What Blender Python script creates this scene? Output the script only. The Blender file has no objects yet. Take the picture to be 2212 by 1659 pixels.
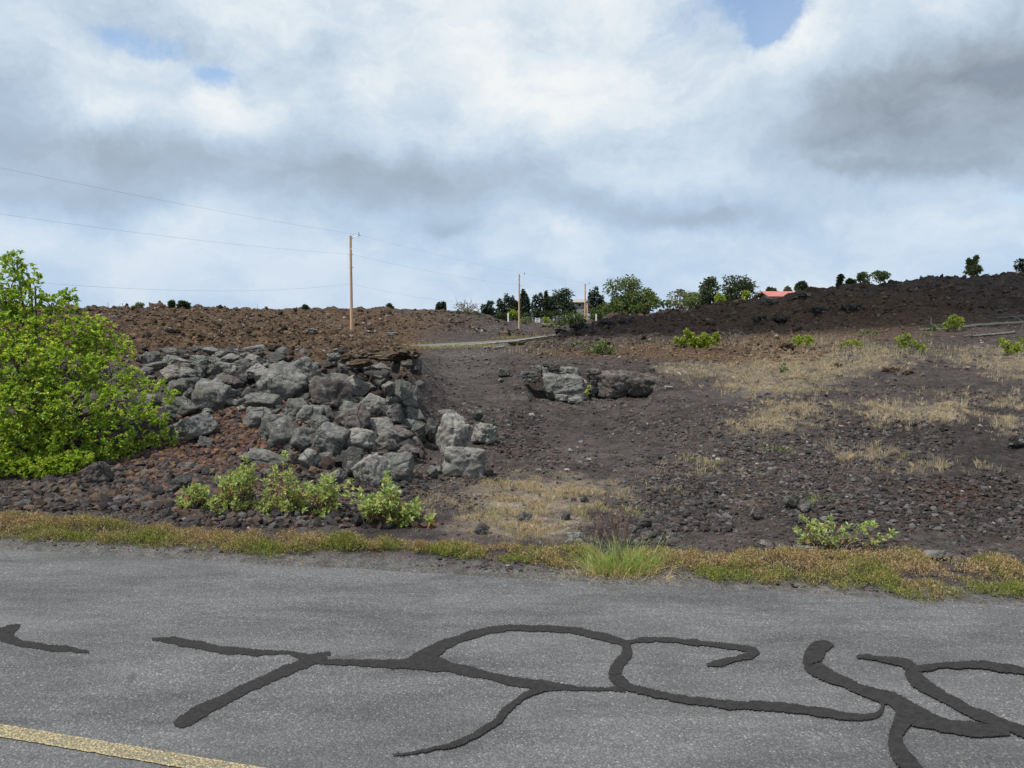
import bpy, bmesh, math
import numpy as np
from math import radians, sin, cos, pi
rng = np.random.default_rng(7)
SC = bpy.context.scene
COL = SC.collection

# ------------------------------------------------------------------ camera
CAMH = 2.2
PITCH = radians(5.02)
F = 1790.0            # focal length in units of a 2212 px wide picture
CU, CV = 1106.0, 829.5
cam = bpy.data.cameras.new('camera')
cam.sensor_width = 36.0
cam.lens = 36.0 * F / 2212.0
cam.clip_start = 0.05
cam.clip_end = 60000
camo = bpy.data.objects.new('camera', cam)
COL.objects.link(camo)
camo.location = (0, 0, CAMH)
camo.rotation_euler = (pi / 2 - PITCH, 0, 0)
SC.camera = camo

FW = np.array([0, cos(PITCH), -sin(PITCH)])
UP = np.array([0, sin(PITCH), cos(PITCH)])

def proj(p):
    p = np.asarray(p, float)
    d = p[..., 1] * FW[1] + (p[..., 2] - CAMH) * FW[2]
    d = np.where(d < .1, .1, d)
    return CU + F * p[..., 0] / d, CV - F * (p[..., 1] * UP[1] + (p[..., 2] - CAMH) * UP[2]) / d

def direc(u, v):
    u = np.asarray(u, float); v = np.asarray(v, float)
    a = (u - CU) / F; b = (CV - v) / F
    return np.stack([a, FW[1] + b * UP[1], FW[2] + b * UP[2]], -1)

def at_y(u, v, Y):
    d = direc(u, v)
    t = np.asarray(Y) / d[..., 1]
    p = d * t[..., None]
    p[..., 2] += CAMH
    return p

def on_plane(u, v, z=0.0):
    d = direc(u, v)
    t = (z - CAMH) / d[..., 2]
    p = d * t[..., None]
    p[..., 2] += CAMH
    return p

# ------------------------------------------------------------------ sun, sky, exposure
SUN_TO = np.array([-0.46, -0.22, 1.0])
SUN_TO /= np.linalg.norm(SUN_TO)
SUN_EL = math.asin(SUN_TO[2])
SUN_AZ = math.atan2(SUN_TO[0], SUN_TO[1])
sun = bpy.data.lights.new('sun', 'SUN')
sun.energy = 5.0
sun.angle = radians(0.53)
sun.color = (1.0, 0.955, 0.89)
suno = bpy.data.objects.new('sun', sun)
COL.objects.link(suno)
from mathutils import Vector
suno.rotation_euler = Vector((-SUN_TO[0], -SUN_TO[1], -SUN_TO[2])).to_track_quat('-Z', 'Y').to_euler()
SC.view_settings.view_transform = 'Standard'
SC.view_settings.look = 'None'
SC.view_settings.gamma = 1
SC.view_settings.exposure = 0.12
SC.view_settings.use_curve_mapping = False

class NT:
    def __init__(s, tree):
        s.t = tree; s.n = tree.nodes; s.l = tree.links
    def new(s, ty, **kw):
        n = s.n.new(ty)
        for k, v in kw.items():
            setattr(n, k, v)
        return n
    def set(s, sock, val):
        if isinstance(val, bpy.types.NodeSocket):
            s.l.new(val, sock)
        elif val is not None:
            if isinstance(val, (tuple, list)) and len(val) == 3 and sock.type == 'RGBA':
                val = (*val, 1)
            sock.default_value = val
    def m(s, op, a, b=None, c=None, clamp=False):
        n = s.new('ShaderNodeMath', operation=op, use_clamp=clamp)
        s.set(n.inputs[0], a)
        if b is not None: s.set(n.inputs[1], b)
        if c is not None: s.set(n.inputs[2], c)
        return n.outputs[0]
    def vm(s, op, a, b=None, out=0):
        n = s.new('ShaderNodeVectorMath', operation=op)
        s.set(n.inputs[0], a)
        if b is not None: s.set(n.inputs[1], b)
        return n.outputs[out]
    def noise(s, vec, scale, detail=4, rough=.5, dist=0.0, out='Fac'):
        n = s.new('ShaderNodeTexNoise')
        if vec is not None: s.l.new(vec, n.inputs['Vector'])
        n.inputs['Scale'].default_value = scale
        n.inputs['Detail'].default_value = detail
        n.inputs['Roughness'].default_value = rough
        n.inputs['Distortion'].default_value = dist
        return n.outputs[out]
    def voro(s, vec, scale, feature='F1', out='Distance', rnd=1.0):
        n = s.new('ShaderNodeTexVoronoi', feature=feature)
        if vec is not None: s.l.new(vec, n.inputs['Vector'])
        n.inputs['Scale'].default_value = scale
        n.inputs['Randomness'].default_value = rnd
        return n.outputs[out]
    def ramp(s, fac, stops, interp='LINEAR'):
        n = s.new('ShaderNodeValToRGB')
        n.color_ramp.interpolation = interp
        e = n.color_ramp.elements
        while len(e) > 1: e.remove(e[-1])
        e[0].position = stops[0][0]; c = stops[0][1]
        e[0].color = (*c, 1) if isinstance(c, tuple) else (c, c, c, 1)
        for p, c in stops[1:]:
            x = e.new(p); x.color = (*c, 1) if isinstance(c, tuple) else (c, c, c, 1)
        s.set(n.inputs[0], fac)
        return n.outputs[0]
    def mix(s, fac, a, b, blend='MIX'):
        n = s.new('ShaderNodeMix', data_type='RGBA', blend_type=blend)
        s.set(n.inputs[0], fac)
        s.set(n.inputs[6], a); s.set(n.inputs[7], b)
        return n.outputs[2]
    def sstep(s, x, lo, hi):
        n = s.new('ShaderNodeMapRange', interpolation_type='SMOOTHSTEP')
        s.set(n.inputs[0], x)
        n.inputs[1].default_value = lo; n.inputs[2].default_value = hi
        n.inputs[3].default_value = 0; n.inputs[4].default_value = 1
        return n.outputs[0]

world = bpy.data.worlds.new('World')
SC.world = world
world.use_nodes = True
W = NT(world.node_tree)
W.n.clear()
sky = W.new('ShaderNodeTexSky', sky_type='NISHITA')
sky.sun_disc = False
sky.sun_elevation = SUN_EL
sky.sun_rotation = SUN_AZ
sky.dust_density = .3
sky.ozone_density = 1.5
bg_sky = W.new('ShaderNodeBackground')
W.l.new(sky.outputs[0], bg_sky.inputs[0])
bg_sky.inputs[1].default_value = 0.15
geo = W.new('ShaderNodeTexCoord')
D = W.vm('NORMALIZE', geo.outputs['Generated'])

def sblob(lst):
    tot = None
    for (u, v, su, sv, w) in lst:
        c = direc(u, v); c = c / np.linalg.norm(c)
        dlt = W.vm('SUBTRACT', Dw, tuple(c))
        sc = W.vm('MULTIPLY', dlt, (F / su, F / su, F / sv))
        ln = W.vm('DOT_PRODUCT', sc, sc, out=1)
        e = W.m('EXPONENT', W.m('MULTIPLY', ln, -0.5))
        tot = W.m('MULTIPLY_ADD', e, float(w), tot if tot is not None else 0.0)
    return tot
# warp the directions a little so that the cloud shapes have broken outlines
wn = W.new('ShaderNodeTexNoise'); W.l.new(D, wn.inputs['Vector'])
wn.inputs['Scale'].default_value = 5.0; wn.inputs['Detail'].default_value = 6
wn.inputs['Roughness'].default_value = .62
woff = W.vm('MULTIPLY', W.vm('SUBTRACT', wn.outputs['Color'], (.5, .5, .5)), (.16, .16, .11))
Dw = W.vm('ADD', D, woff)
Dz = W.vm('MULTIPLY', Dw, (1, 1, 1.9))
n_big = W.noise(Dz, 2.6, 8, .56)
n_mid = W.noise(W.vm('ADD', Dz, (3.1, 1.7, .4)), 7.0, 8, .6)
n_fine = W.noise(W.vm('ADD', Dz, (1.1, 5.7, 2.4)), 22.0, 5, .6)
holes = sblob([(285, 95, 48, 18, .85), (455, 165, 36, 15, .8), (1640, -40, 60, 60, 1.3), (1660, 30, 36, 50, 1.0), (1640, 115, 34, 24, .9), (1560, 60, 50, 40, .3),
               (1440, 62, 60, 22, .5), (2190, 425, 70, 20, .5), (1090, 610, 120, 20, .2),
               (900, 590, 90, 20, .2), (1800, 575, 220, 24, .2), (20, 330, 60, 60, .25), (560, 420, 150, 14, .25),
                (1650, 490, 30, 14, .35)])
dark = sblob([(2120, 200, 170, 80, .62), (1950, 270, 190, 55, .50), (1780, 340, 110, 30, .42), (2200, 320, 60, 50, .5),
              (760, 435, 110, 36, .26), (700, 385, 380, 50, .20), (1150, 400, 160, 40, .12), (985, 490, 70, 16, .38), (1500, 462, 130, 18, .42),
              (1290, 440, 140, 22, .25), (90, 420, 160, 26, .33), (30, 290, 80, 60, .25), (520, 350, 200, 40, .22),
              (900, 380, 160, 30, .22), (300, 330, 100, 30, .15), (760, 100, 120, 60, .13), (950, 190, 60, 70, .12),
              (1500, 140, 120, 30, .10), (120, 140, 120, 50, .16), (1850, 420, 160, 20, .2), (2190, 120, 60, 60, .2)])
lite = sblob([(470, 235, 55, 35, .5), (240, 150, 60, 40, .35), (200, 250, 60, 30, .4), (1050, 200, 70, 45, .45),
              (1420, 390, 110, 24, .40), (1320, 300, 110, 60, .25), (1500, 200, 110, 70, .3), (820, 180, 50, 60, .25),
              (2120, 530, 110, 30, .3), (800, 620, 110, 22, .3), (1700, 60, 30, 60, .2), (1760, 90, 60, 60, .25),
              (1130, 552, 50, 10, .35), (1260, 575, 50, 8, .3), (1660, 530, 90, 20, .2), (60, 500, 90, 30, .25),
              (600, 560, 120, 30, .2), (1880, 330, 100, 14, .3), (1900, 400, 120, 20, .25), (2160, 470, 60, 10, .3), (700, 640, 160, 40, .55), (80, 480, 120, 30, .3), (1700, 620, 300, 40, .2), (450, 560, 200, 30, .25)])
cov = W.m('SUBTRACT', W.m('ADD', W.m('MULTIPLY', W.m('SUBTRACT', n_big, .5), 1.5), .95), holes)
cov = W.m('ADD', cov, W.m('MULTIPLY', W.m('SUBTRACT', n_mid, .5), .9))
cov = W.m('ADD', cov, W.m('MULTIPLY', W.m('SUBTRACT', n_fine, .5), .25))
mask = W.sstep(cov, .02, .75)
mask = W.m('MULTIPLY_ADD', mask, .84, .14)
lum = W.m('ADD', W.m('MULTIPLY', W.m('SUBTRACT', n_mid, .5), 1.1), .715)
lum = W.m('ADD', lum, W.m('MULTIPLY', W.m('SUBTRACT', n_big, .5), .55))
lum = W.m('ADD', lum, W.m('MULTIPLY', W.m('SUBTRACT', n_fine, .5), .28))
dk = W.m('MULTIPLY', dark, W.m('MULTIPLY_ADD', n_mid, 1.6, .15))
puff = W.voro(W.vm('ADD', W.vm('MULTIPLY', Dw, (1, 1, 1.5)), (.3, .1, .2)), 9.0, 'SMOOTH_F1')
lum = W.m('ADD', lum, W.m('MULTIPLY', W.m('SUBTRACT', .42, puff), .42))
lum = W.m('SUBTRACT', lum, W.m('MINIMUM', dk, .55))
lum = W.m('ADD', lum, W.m('MULTIPLY', lite, .55))
ccol = W.ramp(lum, [(-.0, (.24, .28, .33)), (.25, (.34, .40, .47)), (.46, (.445, .545, .655)), (.64, (.565, .66, .755)), (.82, (.705, .77, .82)), (1, (.82, .845, .85))])
# towards the horizon the clouds turn pale blue in the sea air
sep = W.new('ShaderNodeSeparateXYZ'); W.l.new(D, sep.inputs[0])
hz = W.m('SUBTRACT', 1.0, W.sstep(sep.outputs[2], .0, .26))
hzn = W.m('MULTIPLY', hz, W.m('SUBTRACT', 1.25, n_mid, clamp=True))
ccol = W.mix(W.m('MULTIPLY', hzn, .80), ccol, (.41, .56, .76))
bg_c = W.new('ShaderNodeBackground')
W.l.new(ccol, bg_c.inputs[0]); bg_c.inputs[1].default_value = 1.0
ms = W.new('ShaderNodeMixShader')
W.l.new(mask, ms.inputs[0]); W.l.new(bg_sky.outputs[0], ms.inputs[1]); W.l.new(bg_c.outputs[0], ms.inputs[2])
wo = W.new('ShaderNodeOutputWorld'); W.l.new(ms.outputs[0], wo.inputs[0])

# ------------------------------------------------------------------ helpers
def link(o, parent=None):
    COL.objects.link(o)
    if parent is not None: o.parent = parent
    return o

def tag(o, label=None, cat=None, group=None, kind=None):
    if label: o['label'] = label
    if cat: o['category'] = cat
    if group: o['group'] = group
    if kind: o['kind'] = kind
    return o

def empty(name, loc):
    o = bpy.data.objects.new(name, None)
    o.location = [float(c) for c in loc]
    o.empty_display_size = .1
    return link(o)

def mesh_np(name, V, Fc, mat, colors=None, smooth=False, parent=None, origin=None):
    """V (n,3), Fc (m,k) with one k; colors per vertex (n,3)"""
    V = np.asarray(V, np.float32); Fc = np.asarray(Fc, np.int32)
    if origin is not None: V = V - np.asarray(origin, np.float32)
    me = bpy.data.meshes.new(name)
    n, (m, k) = len(V), Fc.shape
    me.vertices.add(n); me.vertices.foreach_set('co', V.ravel())
    me.loops.add(m * k); me.loops.foreach_set('vertex_index', Fc.ravel())
    me.polygons.add(m)
    me.polygons.foreach_set('loop_start', np.arange(0, m * k, k, dtype=np.int32))
    try: me.polygons.foreach_set('loop_total', np.full(m, k, np.int32))
    except Exception: pass
    me.polygons.foreach_set('use_smooth', np.full(m, bool(smooth)))
    me.update(calc_edges=True)
    if colors is not None:
        at = me.color_attributes.new('Col', 'FLOAT_COLOR', 'POINT')
        c = np.ones((n, 4), np.float32); c[:, :3] = colors
        at.data.foreach_set('color', c.ravel())
    me.materials.append(mat)
    o = bpy.data.objects.new(name, me)
    link(o, parent)
    if origin is not None and parent is None: o.location = [float(c) for c in origin]
    return o

# ---- gradient noise
_P = np.random.default_rng(3).permutation(512).astype(np.int64)
_P = np.concatenate([_P, _P])
_G = np.random.default_rng(4).normal(size=(512, 3)); _G /= np.linalg.norm(_G, axis=1)[:, None]
def perlin(x, y, z=0.0):
    x, y, z = np.broadcast_arrays(np.asarray(x, float), np.asarray(y, float), np.asarray(z, float))
    xi = np.floor(x).astype(np.int64); yi = np.floor(y).astype(np.int64); zi = np.floor(z).astype(np.int64)
    xf, yf, zf = x - xi, y - yi, z - zi
    f = lambda t: t * t * t * (t * (t * 6 - 15) + 10)
    U, V_, W_ = f(xf), f(yf), f(zf)
    def g(i, j, k):
        h = _P[(_P[(_P[(xi + i) & 511] + yi + j) & 511] + zi + k) & 511]
        G = _G[h]
        return G[..., 0] * (xf - i) + G[..., 1] * (yf - j) + G[..., 2] * (zf - k)
    L = lambda a, b, t: a + t * (b - a)
    return L(L(L(g(0,0,0), g(1,0,0), U), L(g(0,1,0), g(1,1,0), U), V_),
             L(L(g(0,0,1), g(1,0,1), U), L(g(0,1,1), g(1,1,1), U), V_), W_)
def fbm(x, y, z=0.0, o=4, gain=.5):
    s = 0; a = 1.0; f = 1.0
    for i in range(o):
        s = s + a * perlin(np.asarray(x) * f + 17.3 * i, np.asarray(y) * f - 9.1 * i, np.asarray(z) * f + 3.7 * i)
        a *= gain; f *= 2.03
    return s

def ss(x, lo, hi):
    t = np.clip((x - lo) / (hi - lo), 0, 1)
    return t * t * (3 - 2 * t)

# ------------------------------------------------------------------ materials
def principled(nt, color, rough=.9, spec=.3, normal=None):
    b = nt.new('ShaderNodeBsdfPrincipled')
    nt.set(b.inputs['Base Color'], color)
    nt.set(b.inputs['Roughness'], rough)
    nt.set(b.inputs['Specular IOR Level'], spec)
    if normal is not None: nt.l.new(normal, b.inputs['Normal'])
    return b
def newmat(name):
    m = bpy.data.materials.new(name); m.use_nodes = True
    nt = NT(m.node_tree); nt.n.clear()
    return m, nt
def finish(nt, shader):
    o = nt.new('ShaderNodeOutputMaterial'); nt.l.new(shader, o.inputs[0])
def bump(nt, h, strength=.5, dist=.01):
    b = nt.new('ShaderNodeBump'); b.inputs['Strength'].default_value = strength
    b.inputs['Distance'].default_value = dist
    nt.l.new(h, b.inputs['Height'])
    return b.outputs[0]
def posn(nt):
    return nt.new('ShaderNodeNewGeometry').outputs['Position']
def objc(nt):
    return nt.new('ShaderNodeTexCoord').outputs['Object']
def vcol(nt):
    n = nt.new('ShaderNodeVertexColor'); n.layer_name = 'Col'; return n.outputs[0]

def mat_ground():
    m, nt = newmat('lava_ground')
    P = posn(nt)
    f1 = nt.noise(P, 55, 3, .6); f2 = nt.noise(P, 9, 6, .65); f3 = nt.noise(P, 1.7, 5, .6)
    k = nt.m('MULTIPLY', nt.m('MULTIPLY_ADD', f1, 1.5, .25), nt.m('MULTIPLY_ADD', f2, 2.0, .0))
    k = nt.m('MULTIPLY', k, nt.m('MULTIPLY_ADD', f3, .9, .55))
    c = nt.mix(1.0, vcol(nt), k, 'MULTIPLY')
    cell = nt.voro(P, 38, 'F1', 'Color')
    c = nt.mix(.25, c, nt.mix(1.0, cell, c, 'MULTIPLY'))
    h = nt.m('ADD', nt.m('MULTIPLY', nt.voro(P, 38), .5), nt.m('MULTIPLY', f2, 1.2))
    b = principled(nt, c, .97, .06, bump(nt, h, .9, .05))
    finish(nt, b.outputs[0]); return m
def mat_stones():
    m, nt = newmat('loose_lava_stones')
    P = posn(nt)
    f1 = nt.noise(P, 90, 4, .65)
    c = nt.mix(1.0, vcol(nt), nt.m('MULTIPLY_ADD', f1, 1.5, .25), 'MULTIPLY')
    b = principled(nt, c, .95, .08, bump(nt, nt.noise(P, 120, 3, .6), .7, .01))
    finish(nt, b.outputs[0]); return m
def mat_rock():
    m, nt = newmat('weathered_lava_rock')
    P = objc(nt)
    oi = nt.new('ShaderNodeObjectInfo')
    P = nt.vm('ADD', P, nt.vm('MULTIPLY', nt.new('ShaderNodeCombineXYZ').outputs[0], (0, 0, 0)))
    off = nt.new('ShaderNodeCombineXYZ'); nt.l.new(nt.m('MULTIPLY', oi.outputs['Random'], 40), off.inputs[0])
    P = nt.vm('ADD', P, off.outputs[0])
    big = nt.noise(P, 3.2, 5, .6, .6); mid = nt.noise(P, 11, 8, .74); fine = nt.noise(P, 70, 4, .7)
    k = nt.m('MULTIPLY', nt.m('MULTIPLY_ADD', mid, 2.2, -.10), nt.m('MULTIPLY_ADD', fine, 1.6, .20))
    c = nt.mix(1.0, oi.outputs['Color'], k, 'MULTIPLY')
    # purple-brown crust in broad patches, pale lichen and dust in broken ones
    c = nt.mix(nt.m('MULTIPLY', nt.sstep(big, .50, .66), .45), c, nt.mix(1.0, c, (.95, .80, .76), 'MULTIPLY'))
    pale = nt.m('MULTIPLY', nt.sstep(nt.noise(P, 5.5, 8, .72, .8), .505, .67), nt.sstep(fine, .36, .58))
    c = nt.mix(nt.m('MULTIPLY', pale, .70), c, (.40, .39, .37))
    ck = nt.sstep(nt.voro(nt.vm('ADD', P, nt.vm('MULTIPLY', nt.new('ShaderNodeCombineXYZ').outputs[0], (0, 0, 0))), 2.3, 'DISTANCE_TO_EDGE'), .0, .035)
    ckm = nt.m('MAXIMUM', ck, nt.sstep(big, .46, .56))
    c = nt.mix(1.0, c, nt.m('MULTIPLY_ADD', ckm, .4, .6), 'MULTIPLY')
    gl = nt.sstep(nt.noise(P, 2.6, 3, .5), .5, .62)
    c = nt.mix(nt.m('MULTIPLY', gl, .30), c, nt.mix(1.0, c, (.85, .98, .82), 'MULTIPLY'))
    pit = nt.sstep(nt.voro(P, 26), .0, .30)
    c = nt.mix(1.0, c, nt.m('MULTIPLY_ADD', pit, .35, .65), 'MULTIPLY')
    h = nt.m('ADD', nt.m('ADD', nt.m('MULTIPLY', mid, 1.3), nt.m('MULTIPLY', ckm, .5)), nt.m('ADD', nt.m('MULTIPLY', fine, .35), nt.m('MULTIPLY', pit, .25)))
    b = principled(nt, c, .93, .10, bump(nt, h, .8, .07))
    finish(nt, b.outputs[0]); return m
def mat_leaf(name, trans=.42, rough=.5):
    m, nt = newmat(name)
    c = vcol(nt)
    b = principled(nt, c, rough, .4)
    t = nt.new('ShaderNodeBsdfTranslucent')
    nt.l.new(nt.mix(1.0, c, (1.15, 1.2, .6), 'MULTIPLY'), t.inputs[0])
    mx = nt.new('ShaderNodeMixShader'); mx.inputs[0].default_value = trans
    nt.l.new(b.outputs[0], mx.inputs[1]); nt.l.new(t.outputs[0], mx.inputs[2])
    finish(nt, mx.outputs[0]); return m
def mat_plain(name, color, rough=.8, spec=.3, var=.35, scale=20, metal=0):
    m, nt = newmat(name)
    f = nt.noise(objc(nt), scale, 5, .6)
    c = nt.mix(1.0, color, nt.m('MULTIPLY_ADD', f, var * 2, 1 - var), 'MULTIPLY')
    b = principled(nt, c, rough, spec)
    b.inputs['Metallic'].default_value = metal
    finish(nt, b.outputs[0]); return m
def mat_asphalt():
    m, nt = newmat('old_chip_seal_asphalt')
    P = posn(nt)
    cell = nt.voro(P, 95, 'F1', 'Color'); dist = nt.voro(P, 95, 'F1', 'Distance')
    sp = nt.new('ShaderNodeSeparateColor'); nt.l.new(cell, sp.inputs[0])
    tone = nt.ramp(sp.outputs[0], [(0, (.082, .083, .087)), (.35, (.106, .107, .111)), (.6, (.130, .131, .135)), (.85, (.158, .158, .160)), (.97, (.20, .197, .192)), (1, (.30, .29, .27))])
    gap = nt.sstep(dist, .30, .62)
    c = nt.mix(nt.m('MULTIPLY', gap, .5), tone, (.066, .066, .070))
    worn = nt.noise(nt.vm('MULTIPLY', P, (.8, 2.2, 1)), .9, 6, .62, .4)
    c = nt.mix(1.0, c, nt.m('MULTIPLY_ADD', nt.sstep(worn, .33, .66), .36, .74), 'MULTIPLY')
    streak = nt.noise(nt.vm('MULTIPLY', P, (1.2, 6, 1)), 2.2, 5, .6)
    c = nt.mix(1.0, c, nt.m('MULTIPLY_ADD', nt.sstep(streak, .3, .62), .16, .84), 'MULTIPLY')
    wheel = nt.m('MULTIPLY', nt.sstep(nt.noise(nt.vm('MULTIPLY', P, (.35, 1.6, 1)), 1.1, 3, .5), .42, .60), .10)
    c = nt.mix(wheel, c, (.20, .20, .20))
    crk = nt.voro(nt.vm('ADD', P, nt.vm('MULTIPLY', nt.new('ShaderNodeCombineXYZ').outputs[0], (0, 0, 0))), 1.4, 'DISTANCE_TO_EDGE')
    crm = nt.m('MULTIPLY', nt.m('SUBTRACT', 1.0, nt.sstep(crk, .002, .007)), nt.sstep(nt.noise(P, 1.3, 3, .6), .52, .6))
    c = nt.mix(nt.m('MULTIPLY', crm, .55), c, (.05, .05, .052))
    spots = nt.sstep(nt.noise(P, 26, 3, .6), .60, .72)
    c = nt.mix(nt.m('MULTIPLY', spots, .35), c, (.055, .054, .056))
    h = nt.m('SUBTRACT', 1.0, nt.m('MULTIPLY', dist, 1.0))
    b = principled(nt, c, .92, .12, bump(nt, h, .7, .010))
    finish(nt, b.outputs[0]); return m
def mat_sealant():
    m, nt = newmat('crack_sealant')
    P = posn(nt)
    f = nt.noise(P, 30, 6, .65)
    c = nt.ramp(f, [(.3, (.018, .0175, .018)), (.7, (.034, .033, .0335))])
    chips = nt.sstep(nt.voro(P, 60), .16, .10)
    on = nt.sstep(nt.noise(P, 14, 4, .6), .60, .66)
    sh = nt.m('MULTIPLY', chips, on)
    c = nt.mix(sh, c, (.17, .165, .16))
    b = principled(nt, c, .92, .08, bump(nt, nt.noise(P, 90, 4, .6), .5, .006))
    finish(nt, b.outputs[0]); return m
def mat_yellow():
    m, nt = newmat('worn_yellow_road_paint')
    P = posn(nt)
    cell = nt.voro(P, 95, 'F1', 'Color'); dist = nt.voro(P, 95, 'F1', 'Distance')
    sp = nt.new('ShaderNodeSeparateColor'); nt.l.new(cell, sp.inputs[0])
    edge = vcol(nt)
    w = nt.m('ADD', nt.m('MULTIPLY', nt.noise(P, 6, 5, .7), .7), nt.m('MULTIPLY', sp.outputs[0], .6))
    w = nt.m('ADD', w, nt.m('MULTIPLY', edge, .34))
    paint = nt.m('MULTIPLY', nt.sstep(w, .66, .95), .85)
    pc = nt.mix(sp.outputs[1], (.38, .29, .12), (.52, .43, .23))
    ac = nt.mix(sp.outputs[2], (.13, .12, .09), (.26, .23, .15))
    c = nt.mix(paint, ac, pc)
    c = nt.mix(nt.m('MULTIPLY', nt.sstep(dist, .3, .62), .55), c, (.07, .065, .05))
    b = principled(nt, c, .8, .3, bump(nt, nt.m('SUBTRACT', 1.0, dist), .6, .010))
    finish(nt, b.outputs[0]); return m
def mat_wood():
    m, nt = newmat('treated_pole_wood')
    P = objc(nt)
    g = nt.noise(nt.vm('MULTIPLY', P, (14, 14, .6)), 1.0, 5, .6)
    c = nt.ramp(g, [(.25, (.36, .21, .12)), (.5, (.50, .32, .20)), (.75, (.64, .46, .32))])
    b = principled(nt, c, .85, .25)
    finish(nt, b.outputs[0]); return m
M = dict(ground=mat_ground(), stones=mat_stones(), rock=mat_rock(), leaf=mat_leaf('leaves'),
         dry=mat_leaf('dry_grass_blades', .25, .8), asphalt=mat_asphalt(), seal=mat_sealant(), yellow=mat_yellow(),
         wood=mat_wood(), bark=mat_plain('grey_bark', (.13, .105, .085), .9, .2, .45, 12),
         bleached=mat_plain('bleached_dead_wood', (.13, .12, .108), .85, .2, .4, 14),
         metal=mat_plain('galvanised_metal', (.42, .43, .44), .45, .5, .2, 10, .6),
         wire=mat_plain('dark_wire', (.06, .06, .065), .6, .3, .1),
         white=mat_plain('white_paint', (.78, .78, .77), .6, .3, .1), roof_red=mat_plain('faded_red_metal_roof', (.38, .14, .125), .75, .12, .3, 1.5),
         roof_grey=mat_plain('weathered_grey_roof', (.26, .25, .235), .7, .3, .25, 2),
         wall_pale=mat_plain('pale_wall', (.42, .44, .43), .8, .3, .15, 3), wall_grey=mat_plain('weathered_grey_wall', (.24, .25, .25), .8, .2, .25, 3), wall_dark=mat_plain('dark_wall', (.035, .033, .033), .9, .2, .2),
         glass=mat_plain('dark_window_glass', (.02, .025, .03), .15, .5, .1), ink=mat_plain('black_sign_lettering', (.02, .02, .02), .6, .2, .1),
         stoneroad=mat_plain('side_road_asphalt', (.115, .11, .108), .9, .2, .3, 4),
         cloud=mat_plain('cloud_white', (.8, .8, .8), 1.0, .0, .05, .1))
# ------------------------------------------------------------------ terrain shape
Yk = np.array([3, 6, 8, 9.5, 10.5, 12, 13, 14, 17, 21, 26, 33, 42, 50, 60, 72, 90, 115, 140, 180, 260, 600.])
_far = [-4, -20]
TAB = {
 -1500: [0,0,.02,.10,.30,.90,1.2,1.45,1.6,1.7,1.75,1.8,1.9,1.95,2.0,2.2,2.5,2.5,2.2,1] + _far,
 0:    [0,0,.02,.10,.30,.90,1.2,1.45,1.6,1.7,1.75,1.8,1.9,1.95,2.0,2.1,2.2,2.3,2.0,1] + _far,
 300:  [0,0,.02,.08,.30,.90,1.25,1.5,1.62,1.72,1.78,1.85,1.95,2.0,2.05,2.1,2.25,2.35,2.1,1] + _far,
 500:  [0,0,.02,.08,.28,.85,1.2,1.5,1.6,1.65,1.7,1.72,1.7,1.7,1.7,1.8,2.0,2.35,2.1,1] + _far,
 700:  [0,0,.02,.05,.17,.75,1.1,1.45,1.55,1.5,1.42,1.32,1.1,.95,.7,.35,.25,1.7,2.65,1] + _far,
 800:  [0,0,.02,.03,.13,.6,1.0,1.42,1.48,1.4,1.25,1.0,.7,.4,.2,.0,.15,1.5,2.75,1] + _far,
 870:  [0,0,.02,.03,.08,.4,.7,1.25,1.3,1.2,1.05,.80,.42,.10,-.18,-.4,.2,1.4,2.6,1] + _far,
 925:  [0,0,.02,.03,.05,.14,.30,.52,.66,.66,.62,.58,.38,.07,-.20,-.45,.1,1.35,2.55,1] + _far,
 975:  [0,0,.02,.03,.05,.09,.14,.22,.30,.40,.48,.54,.38,.1,-.18,-.45,-.05,1.1,2.45,1] + _far,
 1050: [0,0,.02,.03,.03,.05,.08,.12,.2,.38,.52,.60,.48,.2,-.12,-.52,-.65,.5,2.15,0] + _far,
 1130: [0,0,.02,.03,.03,.05,.06,.08,.14,.5,.66,.74,.66,.4,-.02,-.58,-1.0,-1.2,-1.5,.35] + _far,
 1200: [0,0,.02,.03,.03,.05,.06,.08,.12,.68,.80,.86,.75,.6,.55,.1,-.8,-1.2,-1.2,.5] + _far,
 1300: [0,0,.02,.03,.03,.05,.06,.08,.12,.75,.85,.9,.85,1.15,1.75,1.5,.5,-.5,-.4,1.0] + _far,
 1450: [0,0,.02,.03,.04,.06,.1,.14,.2,.62,.85,.95,.98,1.6,2.35,2.35,1.5,.8,.8,1.2] + _far,
 1650: [0,0,.02,.05,.08,.13,.17,.2,.3,.6,.85,.97,1.1,2.15,3.2,3.0,2.2,1.5,1.2,1.0] + _far,
 1850: [0,0,.03,.07,.12,.2,.24,.28,.4,.68,.86,1.0,1.5,3.05,4.5,4.4,3.6,3,2.5,2] + _far,
 2050: [0,0,.05,.10,.16,.26,.3,.36,.46,.72,.87,1.02,1.8,3.4,4.75,4.9,4,3.2,2.8,2] + _far,
 2212: [0,0,.06,.12,.18,.28,.33,.4,.5,.75,.88,1.06,2.0,3.6,5.3,5.5,4.6,3.6,3,2] + _far,
 3400: [0,0,.06,.12,.18,.3,.36,.44,.6,.85,1.0,1.3,2.4,4.2,6.6,7.2,6,4,3,2] + _far,
}
_us = np.array(sorted(TAB)); _tz = np.array([TAB[k] for k in sorted(TAB)], float)
UG = np.arange(-1500, 3401, 20.0); LG = np.linspace(np.log(3), np.log(600), 260)
_t1 = np.stack([np.interp(LG, np.log(Yk), r) for r in _tz])                # (nu, nl)
_t2 = np.stack([np.interp(UG, _us, _t1[:, j]) for j in range(len(LG))], 1)  # (ng, nl)
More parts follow.
